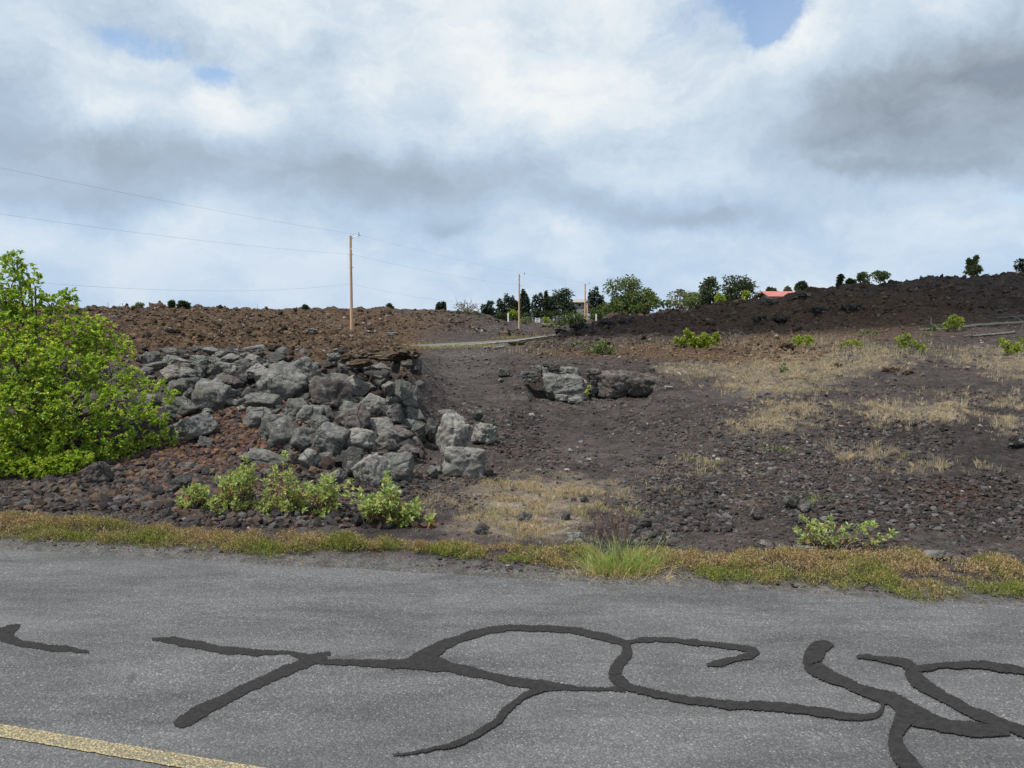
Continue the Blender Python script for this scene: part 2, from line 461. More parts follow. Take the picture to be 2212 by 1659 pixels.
def _blur(a, ax, n):
    for _ in range(n):
        p = np.concatenate([np.take(a, [0], ax), a, np.take(a, [-1], ax)], ax)
        s = [slice(None)] * 2
        def sl(i, j):
            s[ax] = slice(i, j); return p[tuple(s)]
        a = .25 * sl(0, -2) + .5 * sl(1, -1) + .25 * sl(2, None)
    return a
_t2 = _blur(_blur(_t2, 0, 3), 1, 2)

def uy(x, y):
    r = np.hypot(x, y); th = np.arctan2(x, y)
    a = np.abs(th)
    yy = np.where(a < .82, y, r * .68)
    u = CU + F * np.tan(np.clip(th, -.9, .9))
    return u, np.maximum(yy, .5), a

def h0(x, y):
    x = np.asarray(x, float); y = np.asarray(y, float)
    u, Y, a = uy(x, y)
    ud = u + 26 * perlin(x / 1.7, y / 1.7, 40.) * ss(Y, 9, 12) * (1 - ss(Y, 35, 50))
    gu = np.clip((ud - UG[0]) / 20.0, 0, len(UG) - 1.001)
    gl = np.clip((np.log(Y) - LG[0]) / (LG[1] - LG[0]), 0, len(LG) - 1.001)
    i = gu.astype(int); j = gl.astype(int); fu = gu - i; fl = gl - j
    z = (_t2[i, j] * (1 - fu) * (1 - fl) + _t2[i + 1, j] * fu * (1 - fl) + _t2[i, j + 1] * (1 - fu) * fl + _t2[i + 1, j + 1] * fu * fl)
    r = np.hypot(x, y)
    z = z - ss(np.log(np.maximum(r, 1)), np.log(500), np.log(3000)) * 30
    back = ss(a, 1.1, 1.6)
    z = z * (1 - back * ss(600 - r, 0, 200))
    # the pointed mound on the left crest
    z = z + .75 * np.exp(-((u - 345) / 26.) ** 2 - ((Y - 95) / 5.) ** 2)
    # recess under the plateau lip
    z = z - .95 * ss(u, 765, 790) * (1 - ss(u, 880, 905)) * np.exp(-((Y - 13.1) / .40) ** 2)
    # the low step of the middle outcrop
    w = ss(u, 1135, 1160) * (1 - ss(u, 1395, 1430)) * ss(Y, 16, 17) * (1 - ss(Y, 21.2, 22.5))
    z = z * (1 - w) + w * (.13 + .66 * ss(Y, 19.95, 20.5))
    return z

# road edge line on the ground
RE = [on_plane(-900., 1200.)]  # placeholder, replaced below
_ea = on_plane(0., 1179.); _eb = on_plane(2212., 1302.)
RD = (_eb - _ea)[:2]; RD = RD / np.linalg.norm(RD)
RN = np.array([-RD[1], RD[0]])            # pointing away from the camera side
if RN[1] < 0: RN = -RN
def road_d(x, y):
    """signed distance beyond the road's far edge"""
    e = .05 * perlin(np.asarray(x) * 1.3, np.asarray(y) * 1.3, 2.2) + .03 * perlin(np.asarray(x) * 6, np.asarray(y) * 6, 5.1)
    return (x - _ea[0]) * RN[0] + (y - _ea[1]) * RN[1] + e
ROADW = 6.6

# side road centre line on the base terrain
def ray_ground(u, v, f=None, y0=4.0, y1=230.0, n=900):
    f = f or h0
    u = np.atleast_1d(np.asarray(u, float)); v = np.atleast_1d(np.asarray(v, float))
    d = direc(u, v)
    Ys = np.exp(np.linspace(np.log(y0), np.log(y1), n))
    t = Ys[None, :] / d[:, 1:2]
    X = d[:, 0:1] * t; Z = CAMH + d[:, 2:3] * t
    hit = Z <= f(X, np.broadcast_to(Ys, X.shape))
    idx = np.argmax(hit, 1); idx = np.where(hit.any(1), idx, n - 1)
    r = np.arange(len(u))
    Y = Ys[idx]; i0 = np.maximum(idx - 1, 0)
    za = Z[r, i0] - f(X[r, i0], Ys[i0]); zb = Z[r, idx] - f(X[r, idx], Ys[idx])
    w = np.where(np.abs(za - zb) > 1e-9, za / (za - zb + 1e-12), 1); w = np.clip(w, 0, 1)
    Y = Ys[i0] + (Ys[idx] - Ys[i0]) * w
    p = d * (Y / d[:, 1])[:, None]; p[:, 2] += CAMH
    return p
SR_N = np.array([(800, 757), (868, 753), (960, 749), (1040, 743), (1110, 737), (1165, 729), (1200, 724)], float)
SR_F = np.array([(800, 746), (868, 746), (960, 741.5), (1040, 737.5), (1110, 733), (1165, 726), (1200, 722)], float)
_srY = [50, 53, 56, 62, 70, 82, 95]
_srn = np.array([at_y(a, b, Y) for (a, b), Y in zip(SR_N, _srY)])
_srf = np.array([at_y(a, b, Y + 5.0) for (a, b), Y in zip(SR_F, _srY)])
def side_mask(x, y):
    """1 on the side road"""
    c = (_srn + _srf) / 2
    dmin = np.full(np.shape(x), 1e9); zc = np.zeros(np.shape(x))
    for a, b in zip(c[:-1], c[1:]):
        ab = (b - a)[:2]; L = ab @ ab
        t = np.clip(((x - a[0]) * ab[0] + (y - a[1]) * ab[1]) / L, 0, 1)
        dx = x - a[0] - t * ab[0]; dy = y - a[1] - t * ab[1]
        dd = np.hypot(dx, dy); zz = a[2] + t * (b[2] - a[2])
        zc = np.where(dd < dmin, zz, zc); dmin = np.minimum(dmin, dd)
    return 1 - ss(dmin, 3.2, 7.0), zc

# ---- zones, painted by where the photograph shows each kind of ground: ellipses given as (u, v, su, sv, weight)
def ell(u, v, L):
    s = 0
    for (a, b, sa, sb, w) in L:
        s = s + w * np.exp(-.5 * (((u - a) / sa) ** 2 + ((v - b) / sb) ** 2) ** 1.5)
    return s
Z_STRAW = [(1560,795,90,9,.5),(1500,800,55,14,.7),(1450,797,25,8,.8),(1700,812,110,26,1.1),(1780,785,110,22,.9),(1640,835,70,16,.8),(1900,775,90,18,.7),
           (2130,770,70,18,1),(2200,795,50,22,1),(1960,890,100,20,1.1),(2050,885,45,14,.8),(1690,905,70,22,1.0),(1640,925,50,14,.8),(1730,880,60,14,.7),
           (1850,980,60,12,.7),(1160,1090,110,48,1.25),(1090,1060,90,26,.8),(1240,1060,90,24,.7),(1120,1140,110,22,1.1),(1010,1130,60,18,.6),(1000,1070,50,20,.5),
           (1380,1080,60,30,.4),(2190,900,40,30,.6),(2100,860,60,14,.4),(1500,1010,50,18,.35),(1400,1130,50,20,.3),(2000,1010,120,8,.3),(1800,740,60,12,.6),
           (980,748,130,2.5,.9),(1100,742,60,2,.9),(1150,760,60,6,.2),(1310,700,50,6,.2),(1360,1240,90,10,.5)]
Z_BROWN = [(300,715,330,52,1.4),(500,715,330,48,1.4),(720,735,130,34,1.2),(820,762,75,18,1.1),(1400,758,130,16,1.0),(1650,760,120,24,1.0),(1560,765,120,14,.7),
           (1200,765,90,10,.7),(1700,770,60,16,.6),(1700,690,300,50,.9),(2000,650,300,60,.6),(890,800,20,40,.5),(1800,850,60,8,.2),(1150,745,60,6,.6),(850,690,150,18,.6)]
Z_RED = [(560,900,50,30,.8),(470,900,45,18,.8),(520,960,80,26,.4),(360,1060,120,40,.45),(2060,1075,60,25,.9),(2000,1050,80,12,.5),(1400,690,130,30,.5),(1120,960,60,30,.25),(620,1020,60,30,.4),(300,1110,100,14,.25)]
Z_DARK = [(2120,1060,150,90,.8),(1950,930,130,26,.9),(2130,890,70,22,.7),(1480,1090,80,45,.9),(1800,1130,140,40,.5),(2150,960,80,40,.7),(330,1060,200,45,.6),(1280,905,120,22,.3),(1700,865,70,10,.5),(2020,830,60,10,.5),(1120,950,60,40,.4)]
Z_GREY = [(1000,790,60,40,.4),(1350,1010,200,60,.2),(1250,860,160,20,.25),(150,1100,250,20,.4),(760,700,90,12,.5),(1080,712,60,8,.5),(1000,765,80,5,.5),(1620,850,60,12,.6)]
def zones(x, y, z):
    u, v = proj(np.stack([x, y, z], -1))
    n = .5 * fbm(x * .7, y * .7, 1.3, 4) ; nf = fbm(x * 3.1, y * 3.1, 7.7, 3)
    wu = u + 60 * n; wv = v + 10 * nf
    infr = ss(y, 2, 4)
    b = np.clip(ell(wu, wv, Z_BROWN) + .5 * nf * 1.0 - .25, 0, 1) * infr
    s = np.clip(ell(wu, wv, Z_STRAW) * .9 + 1.1 * nf * .8 - .30 + .6 * n, 0, 1) * infr
    r = np.clip(ell(wu, wv, Z_RED) + .6 * nf - .1, 0, 1) * infr
    g = np.clip(ell(wu, wv, Z_GREY) + .6 * nf - .05, 0, 1) * infr
    return u, v, b, s, r, g
def rough_zone(x, y):
    u, Y, a = uy(x, y)
    left = (1 - ss(u, 850, 905)) * ss(Y, 13.4, 14.4)
    right = ss(u, 1160, 1240) * ss(Y, 41, 46)
    mid = ss(u, 1120, 1200) * (1 - ss(u, 1700, 1800)) * ss(Y, 26, 28) * (1 - ss(Y, 42, 44)) * .7
    far = ss(Y, 85, 95)
    return np.clip(np.maximum(np.maximum(left, right), np.maximum(mid, far * .6)), 0, 1), right
def detail(x, y):
    d = road_d(x, y)
    off = ss(d, .0, .5) ; back = ss(-d - ROADW, .1, .8)
    act = np.maximum(off, back)
    aa, right = rough_zone(x, y)
    r = np.hypot(x, y)
    acc = 0
    for lam, q in ((4.6, 1.1), (1.9, 2.3), (.8, 3.7), (.34, 5.1), (.15, 6.9)):
        w = np.exp(-(np.log(lam / np.clip(r * .017, .22, 1.3)) / .95) ** 2)
        nn = perlin(x / lam, y / lam, q)
        acc = acc + w * lam * (.62 * (np.abs(nn) * 1.6 - .30) + .20 * nn)
    lumps = aa * (acc * .85 - .02)
    # broad hummocks and dark hollows on the right hill
    hum = right * (-.30 + .55 * perlin(x / 6., y / 6., 1.1) + .5 * np.maximum(perlin(x / 2.6, y / 2.6, 6.1), -.05) ) * np.clip((r - 42) / 8, 0, 1)
    gate = .55 + 1.5 * np.clip(perlin(x / 3.3, y / 3.3, 12.) + .12, 0, .6)
    flat = (1 - aa) * (gate * ss(r, 9, 14) * 1.5 * (.05 * np.abs(perlin(x / .42, y / .42, 21.)) * 2 + .035 * perlin(x / .17, y / .17, 23.) - .03) + .035 * perlin(x / .55, y / .55, 1.) + .022 * perlin(x / .2, y / .2, 3.) + .012 * perlin(x / .08, y / .08, 9.) + .07 * perlin(x / 2.4, y / 2.4, 5.) * ss(r, 9, 20))
    z = act * (lumps + hum + flat)
    ins = ss(d, -.22, -.03) + ss(-d - ROADW, -.22, -.03)
    z = z - .05 * (1 - np.clip(ins, 0, 1)) + .004 * np.clip(ins, 0, 1)
    return z
def h(x, y):
    x = np.asarray(x, float); y = np.asarray(y, float)
    z = h0(x, y) + detail(x, y)
    near = (np.hypot(x, y) > 40) & (np.hypot(x, y) < 130) & (y > 0)
    if np.any(near):
        mk, zc = side_mask(x, y)
        mk = mk * ss(uy(x, y)[0], 850, 880) * near
        z = z * (1 - mk) + (zc - .10) * mk
    return z

LV = dict(base=(.068, .057, .054), brown=(.094, .064, .043), red=(.088, .046, .036), grey=(.115, .110, .108), straw=(.27, .225, .165), dark=(.035, .031, .031))
def ground_color(x, y, z):
    u, v, b, s, r, g = zones(x, y, z)
    n = fbm(x * 1.6, y * 1.6, 5.5, 4)
    c = np.ones((len(x), 3)) * LV['base']
    mixc = lambda c, col, w: c + (np.array(col) - c) * w[:, None]
    n2 = fbm(x / .35, y / .35, 2.2, 3)
    c = mixc(c, LV['dark'], np.clip(n * 1.5 + n2 * .9 + .12, 0, .85))
    c = c * (1 + .35 * perlin(x / .9, y / .9, 31.))[:, None]
    c = mixc(c, LV['dark'], np.clip(ell(u, v, Z_DARK) * .75 + .3 * n2, 0, .85) * (y > 3))
    c = mixc(c, LV['grey'], g * .8)
    c = mixc(c, LV['brown'], b * .95)
    c = mixc(c, LV['dark'], np.clip(1.6 * n2 + .8 * n - .15, 0, .7) * b)
    c = mixc(c, LV['red'], r * .65)
    c = mixc(c, LV['straw'], s * np.clip(.46 + n2 * .5, .1, .8))
    dr = road_d(x, y)
    c = mixc(c, (.125, .120, .115), (1 - ss(dr, .05, .45)) * .8)
    return c

# ---- the terrain sheet
th_in = np.linspace(-.86, .86, 1020)
th_out_l = np.linspace(-pi, -.86, 60)[:-1]; th_out_r = np.linspace(.86, pi, 60)[1:]
TH = np.concatenate([th_out_l, th_in, th_out_r])
RR = np.concatenate([np.linspace(.6, 4.6, 14)[:-1], np.exp(np.linspace(np.log(4.6), np.log(240), 900)), np.exp(np.linspace(np.log(240), np.log(4500), 30))[1:]])
T, R = np.meshgrid(TH, RR)
X = (R * np.sin(T)).ravel(); Yy = (R * np.cos(T)).ravel()
Zt = h(X, Yy)
Zt = Zt - .05 * (np.hypot(X, Yy) < 4.5)
cols = ground_color(X, Yy, h0(X, Yy))
nr, nc = R.shape
ii = np.arange(nr - 1)[:, None] * nc + np.arange(nc - 1)[None, :]
Fq = np.stack([ii, ii + 1, ii + nc + 1, ii + nc], -1).reshape(-1, 4)
g = mesh_np('ground', np.stack([X, Yy, Zt], 1), Fq[:, ::-1], M['ground'], cols, smooth=False)
# centre cap
tag(g, kind='structure')
sea_m, nt = newmat('sea_water')
finish(nt, principled(nt, (.05, .13, .22), .35, .5).outputs[0])
th = np.linspace(0, 2 * pi, 65)[:-1]
V = np.concatenate([np.stack([9000 * np.cos(th), 9000 * np.sin(th), np.full(64, -44.)], 1) * np.array([4, 4, 1])])
sea = mesh_np('sea', V, np.arange(64)[None, :], sea_m)
tag(sea, kind='structure')

# ------------------------------------------------------------------ road
def strip(name, A, B, mat, z, colors=None, parent=None, kind=None):
    A = np.asarray(A, float).copy(); B = np.asarray(B, float).copy()
    if z is not None: A[:, 2] = z; B[:, 2] = z
    n = len(A); V = np.concatenate([A, B])
    i = np.arange(n - 1)
    o = mesh_np(name, V, np.stack([i, i + 1, n + i + 1, n + i], 1), mat, colors, parent=parent)
    if kind: tag(o, kind=kind)
    return o
tt = np.linspace(-60, 60, 2400)
P0 = _ea[:2] + tt[:, None] * RD
edge_n = .05 * perlin(P0[:, 0] * 1.3, P0[:, 1] * 1.3, 2.2) + .035 * perlin(P0[:, 0] * 7, P0[:, 1] * 7, 5.1) + .02 * perlin(P0[:, 0] * 23, P0[:, 1] * 23, 5.1)
A = P0 - RN * edge_n[:, None]; B = P0 - RN * ROADW
road = strip('road', np.c_[B, np.zeros(len(B))], np.c_[A, np.zeros(len(A))], M['asphalt'], 0.0, kind='structure')

def densify(pts, step=7.0):
    pts = np.asarray(pts, float)
    # Catmull-Rom through (u, v, w)
    P = np.concatenate([[2 * pts[0] - pts[1]], pts, [2 * pts[-1] - pts[-2]]])
    out = []
    for i in range(1, len(P) - 2):
        n = max(2, int(np.hypot(*(P[i + 1] - P[i])[:2]) / step))
        for k in range(n):
            t = k / n
            out.append(.5 * ((2 * P[i]) + (-P[i - 1] + P[i + 1]) * t + (2 * P[i - 1] - 5 * P[i] + 4 * P[i + 1] - P[i + 2]) * t * t + (-P[i - 1] + 3 * P[i] - 3 * P[i + 1] + P[i + 2]) * t ** 3))
    out.append(pts[-1])
    return np.array(out)
SEALS = [
 [(-240,1318,8),(-140,1335,22),(-60,1350,26),(-20,1362,30),(10,1375,30),(45,1390,16),(95,1398,14),(145,1403,15),(192,1410,6)],
 [(44,1351,6),(22,1362,26),(8,1376,34)],
 [(328,1382,6),(370,1384,15),(440,1398,18),(500,1407,18),(560,1411,14),(620,1411,10),(665,1420,14),(714,1412,10)],
 [(706,1418,16),(650,1437,24),(590,1462,22),(530,1490,24),(470,1520,26),(430,1540,32),(395,1560,28),(376,1567,10)],
 [(655,1428,12),(740,1432,15),(810,1434,18),(870,1436,24),(920,1432,40),(980,1445,25),(1050,1460,20),(1120,1476,22),(1175,1482,24),(1240,1488,11),(1300,1490,8),(1350,1488,14)],
 [(890,1432,30),(940,1405,30),(990,1382,19),(1070,1361,16),(1150,1358,14),(1240,1364,16),(1300,1376,18),(1352,1391,16)],
 [(1350,1386,18),(1352,1412,24),(1336,1440,26),(1328,1462,30),(1352,1486,26)],
 [(1350,1391,10),(1385,1384,12),(1440,1384,12),(1500,1390,11),(1560,1396,12),(1608,1403,15),(1630,1409,15),(1640,1414,6)],
 [(1638,1408,10),(1622,1417,18),(1590,1425,13),(1558,1433,18),(1526,1438,5)],
 [(1340,1480,18),(1400,1498,18),(1480,1514,18),(1570,1524,20),(1660,1528,22),(1740,1537,22),(1810,1547,20),(1860,1553,15),(1895,1545,12),(1906,1525,9),(1888,1506,9),(1862,1498,8)],
 [(1180,1488,18),(1145,1499,15),(1095,1535,18),(1075,1560,17),(1030,1588,15),(985,1610,13),(950,1618,9),(900,1628,6),(848,1634,3)],
 [(1800,1394,8),(1768,1406,42),(1752,1436,40),(1775,1455,34),(1820,1475,26),(1880,1500,28),(1930,1515,34),(1970,1545,50),(2040,1570,34),(2120,1580,34),(2182,1586,14)],
 [(1850,1422,8),(1925,1429,16),(1965,1443,28),(1978,1470,36),(2040,1510,26),(2110,1545,27),(2180,1572,26),(2260,1602,26),(2400,1648,20),(2520,1670,8)],
 [(1975,1447,14),(2050,1440,15),(2120,1440,18),(2212,1452,20),(2320,1466,18),(2440,1498,8)],
 [(1958,1548,50),(1935,1590,34),(1942,1630,42),(1972,1665,42),(2010,1720,36)],
]
for k, pl in enumerate(SEALS):
    q = densify(pl, 1.6)
    tg = np.gradient(q[:, :2], axis=0); tg /= np.linalg.norm(tg, axis=1)[:, None] + 1e-9
    nn = np.stack([-tg[:, 1], tg[:, 0]], 1)
    s = np.arange(len(q)) * 1.6
    ja = 2.6 * perlin(s / 17., k * 3.1, .5) + 1.2 * perlin(s / 4.3, k * 7.7, 2.5) + 4.5 * perlin(s / 42., k, 1.) + rng.normal(0, .8, len(s))
    jb = 2.6 * perlin(s / 17., k * 3.1, 9.5) + 1.2 * perlin(s / 4.3, k * 7.7, 6.5) + 4.5 * perlin(s / 42., k, 7.) + rng.normal(0, .8, len(s))
    wa = np.maximum(q[:, 2] * .45 + ja, .8); wb = np.maximum(q[:, 2] * .45 + jb, .8)
    a = on_plane(q[:, 0] + nn[:, 0] * wa, q[:, 1] + nn[:, 1] * wa); b = on_plane(q[:, 0] - nn[:, 0] * wb, q[:, 1] - nn[:, 1] * wb)
    strip('crack_sealant', a, b, M['seal'], 0.004 + .0006 * k, parent=road)
# yellow line
la = on_plane(np.array([-500., 0, 150, 300, 450, 560, 1000]), np.array([1520., 1566, 1582, 1606, 1638, 1659, 1745]))
pa, pb = la[1][:2], la[5][:2]
dl = (pb - pa) / np.linalg.norm(pb - pa); nl_ = np.array([-dl[1], dl[0]])
if nl_[1] > 0: nl_ = -nl_
lo = on_plane(np.array([0., 300.]), np.array([1597., 1641.]))
wl = float(np.mean([(p[:2] - pa) @ nl_ for p in lo]))
ts = np.linspace(-40, 40, 6000)
rows = []
for f in (0, .16, .84, 1):
    base = pa + ts[:, None] * dl + nl_ * (wl * f)
    if f in (0, 1):
        base = base + nl_ * ((.006 * perlin(ts * 12, f * 5., 1.) + .005 * perlin(ts * 45, f * 5., 3.)) * 1.6)[:, None]
    rows.append(np.c_[base, np.full(len(ts), .0065)])
n = len(ts); V = np.concatenate(rows); i = np.arange(n - 1)
Fy = np.concatenate([np.stack([k * n + i, k * n + i + 1, (k + 1) * n + i + 1, (k + 1) * n + i], 1) for k in range(3)])
ec = np.concatenate([np.full((n, 3), c) for c in (1., .15, .1, 1.)])
mesh_np('yellow_line', V, Fy[:, ::-1], M['yellow'], ec, parent=road)
print('yellow width', wl, 'edge dist', road_d(pa[0], pa[1]))

# side road in the distance
k_ = np.linspace(0, len(_srn) - 1, 60)
idx = np.arange(len(_srn))
sa = np.stack([np.interp(k_, idx, _srn[:, j]) for j in range(3)], 1); sb = np.stack([np.interp(k_, idx, _srf[:, j]) for j in range(3)], 1)
so = strip('side_road', sa, sb, M['stoneroad'], None, kind='structure')
w1 = sa + (sb - sa) * .06; w2 = sa + (sb - sa) * .10; w1[:, 2] += .01; w2[:, 2] += .01
strip('edge_line', w1, w2, M['white'], None, parent=so)

def crest(us, ya=38, yb=135):
    Ys = np.exp(np.linspace(np.log(ya), np.log(yb), 260)); out = []
    for u in us:
        x = (u - CU) / F * Ys
        out.append(float(proj(np.stack([x, Ys, h(x, Ys)], -1))[1].min()))
    return out
_cu = [250, 500, 700, 850, 930, 1000, 1200, 1300, 1450, 1650, 1750, 1850, 2000, 2100, 2200]
print('CREST', list(zip(_cu, [round(q) for q in crest(_cu)])))
# ------------------------------------------------------------------ rocks
_ico = {}
def ico(sub):
    if sub not in _ico:
        bm = bmesh.new(); bmesh.ops.create_icosphere(bm, subdivisions=sub, radius=1)
        _ico[sub] = (np.array([v.co[:] for v in bm.verts]), np.array([[v.index for v in f.verts] for f in bm.faces])); bm.free()
    return _ico[sub]
def rock_shape(dims, seed, sub=5, nplanes=11, rough=.05, sharp=9, boxy=False):
    r_ = np.random.default_rng(seed)
    d, Fc = ico(sub)
    q, _ = np.linalg.qr(r_.normal(size=(3, 3)))
    if boxy:
        q = np.eye(3) + r_.normal(0, .10, (3, 3))
    N = np.concatenate([q, -q, r_.normal(size=(nplanes, 3))]); N /= np.linalg.norm(N, axis=1)[:, None]
    H = np.concatenate([r_.uniform(.52, .74, 6), r_.uniform(.66, .92, nplanes)])
    acc = np.ones(len(d)) * .15
    for nrm, hh in zip(N, H):
        acc += (np.maximum(d @ nrm, 0) / hh) ** (sharp * 1.6)
    r = acc ** (-1 / (sharp * 1.6))
    o = r_.uniform(-50, 50, 3)
    r = r * (1 + rough * 2.2 * fbm(d[:, 0] * 1.6 + o[0], d[:, 1] * 1.6 + o[1], d[:, 2] * 1.6 + o[2], 3) + rough * .75 * fbm(d[:, 0] * 6 + o[0], d[:, 1] * 6, d[:, 2] * 6, 4, .62))
    r = r - rough * .9 * np.maximum(perlin(d[:, 0] * 3.5 + o[1], d[:, 1] * 3.5, d[:, 2] * 3.5) - .22, 0) * 3
    ch = perlin(d[:, 0] * 4.2 + o[2], d[:, 1] * 4.2 + o[0], d[:, 2] * 4.2)
    r = r * (1 + rough * .9 * (np.abs(ch) * 2 - .5)) + rough * .35 * np.sign(perlin(d[:, 0] * 2.3 + o[0], d[:, 1] * 2.3, d[:, 2] * 2.3 + o[1])) * ss(np.abs(perlin(d[:, 0] * 2.3 + o[0], d[:, 1] * 2.3, d[:, 2] * 2.3 + o[1])), .02, .07)
    V = d * r[:, None]
    V = V / ((V.max(0) - V.min(0))) ; V = V - (V.max(0) + V.min(0)) / 2
    return V * np.asarray(dims), Fc
def tint(o, c):
    o.color = (c[0], c[1], c[2], 1)
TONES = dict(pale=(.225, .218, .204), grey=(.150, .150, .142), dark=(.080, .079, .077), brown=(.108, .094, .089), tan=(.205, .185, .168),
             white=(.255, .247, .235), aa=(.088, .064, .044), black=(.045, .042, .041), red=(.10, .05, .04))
ROCK_SPOTS = []
_seed = [100]
def rock_at(name, label, u, v, w, hh, tone='grey', cat='boulder', group=None, roll=0.0, depth=.85, sink=.06, sub=None, planes=11, rough=.05, Y=None, sharp=9, parent=None, front=.0, seed=None, boxy=False, f=None):
    """a rock whose outline fills the box (u, v centre, w, hh in picture units), standing where the ray under it meets the ground"""
    _seed[0] += 1
    g = ray_ground(u, v + hh / 2 - hh * sink, f)[0]
    Yc = (Y if Y is not None else g[1])
    mpp = Yc / F
    W_, H_ = w * mpp, hh * mpp
    Dp = depth * .5 * (W_ + H_)
    Yc = Yc + Dp * .30 - front
    mpp = Yc / F; W_, H_ = w * mpp, hh * mpp * 1.05
    ctr = at_y(u, v, Yc)
    n_sub = sub or (5 if w > 34 else 4 if w > 10 else 3)
    V, Fc = rock_shape((W_, Dp, H_), (seed or _seed[0]) * 7 + 1, n_sub, planes, rough, sharp, boxy)
    if roll:
        a = radians(roll); c, s = cos(a), sin(a)
        Rm = np.array([[c, 0, s], [0, 1, 0], [-s, 0, c]])
        V = V @ Rm.T
        V = V / (V.max(0) - V.min(0)) * np.array([W_, Dp, H_])
    base = np.array([ctr[0], ctr[1], ctr[2] + V[:, 2].min()])
    V[:, 2] -= V[:, 2].min()
    o = mesh_np(name, V, Fc, M['rock'], smooth=True, parent=parent)
    if parent is None:
        o.location = [float(q) for q in base]
        tag(o, label, cat, group)
    else:
        o.location = [float(q) for q in (base - np.array(parent.location))]
        if label: o['label'] = label
    c = np.array(TONES[tone]) * np.random.default_rng(_seed[0]).uniform(.88, 1.12)
    tint(o, c)
    ROCK_SPOTS.append((ctr[0], ctr[1], W_ * .5))
    return o
GP = 'boulders of the tumbled rock pile'
A_ = lambda u, v, w, h_: (302.4 + .14648 * u, 739.9 + .14648 * v, .14648 * w, .14648 * h_)
B_ = lambda u, v, w, h_: (572.4 + .1465 * u, 739.9 + .1465 * v, .1465 * w, .1465 * h_)
C_ = lambda u, v, w, h_: (464.4 + .1465 * u, 874.9 + .1465 * v, .1465 * w, .1465 * h_)
D_ = lambda u, v, w, h_: (756 + .1611 * u, 820.9 + .1611 * v, .1611 * w, .1611 * h_)
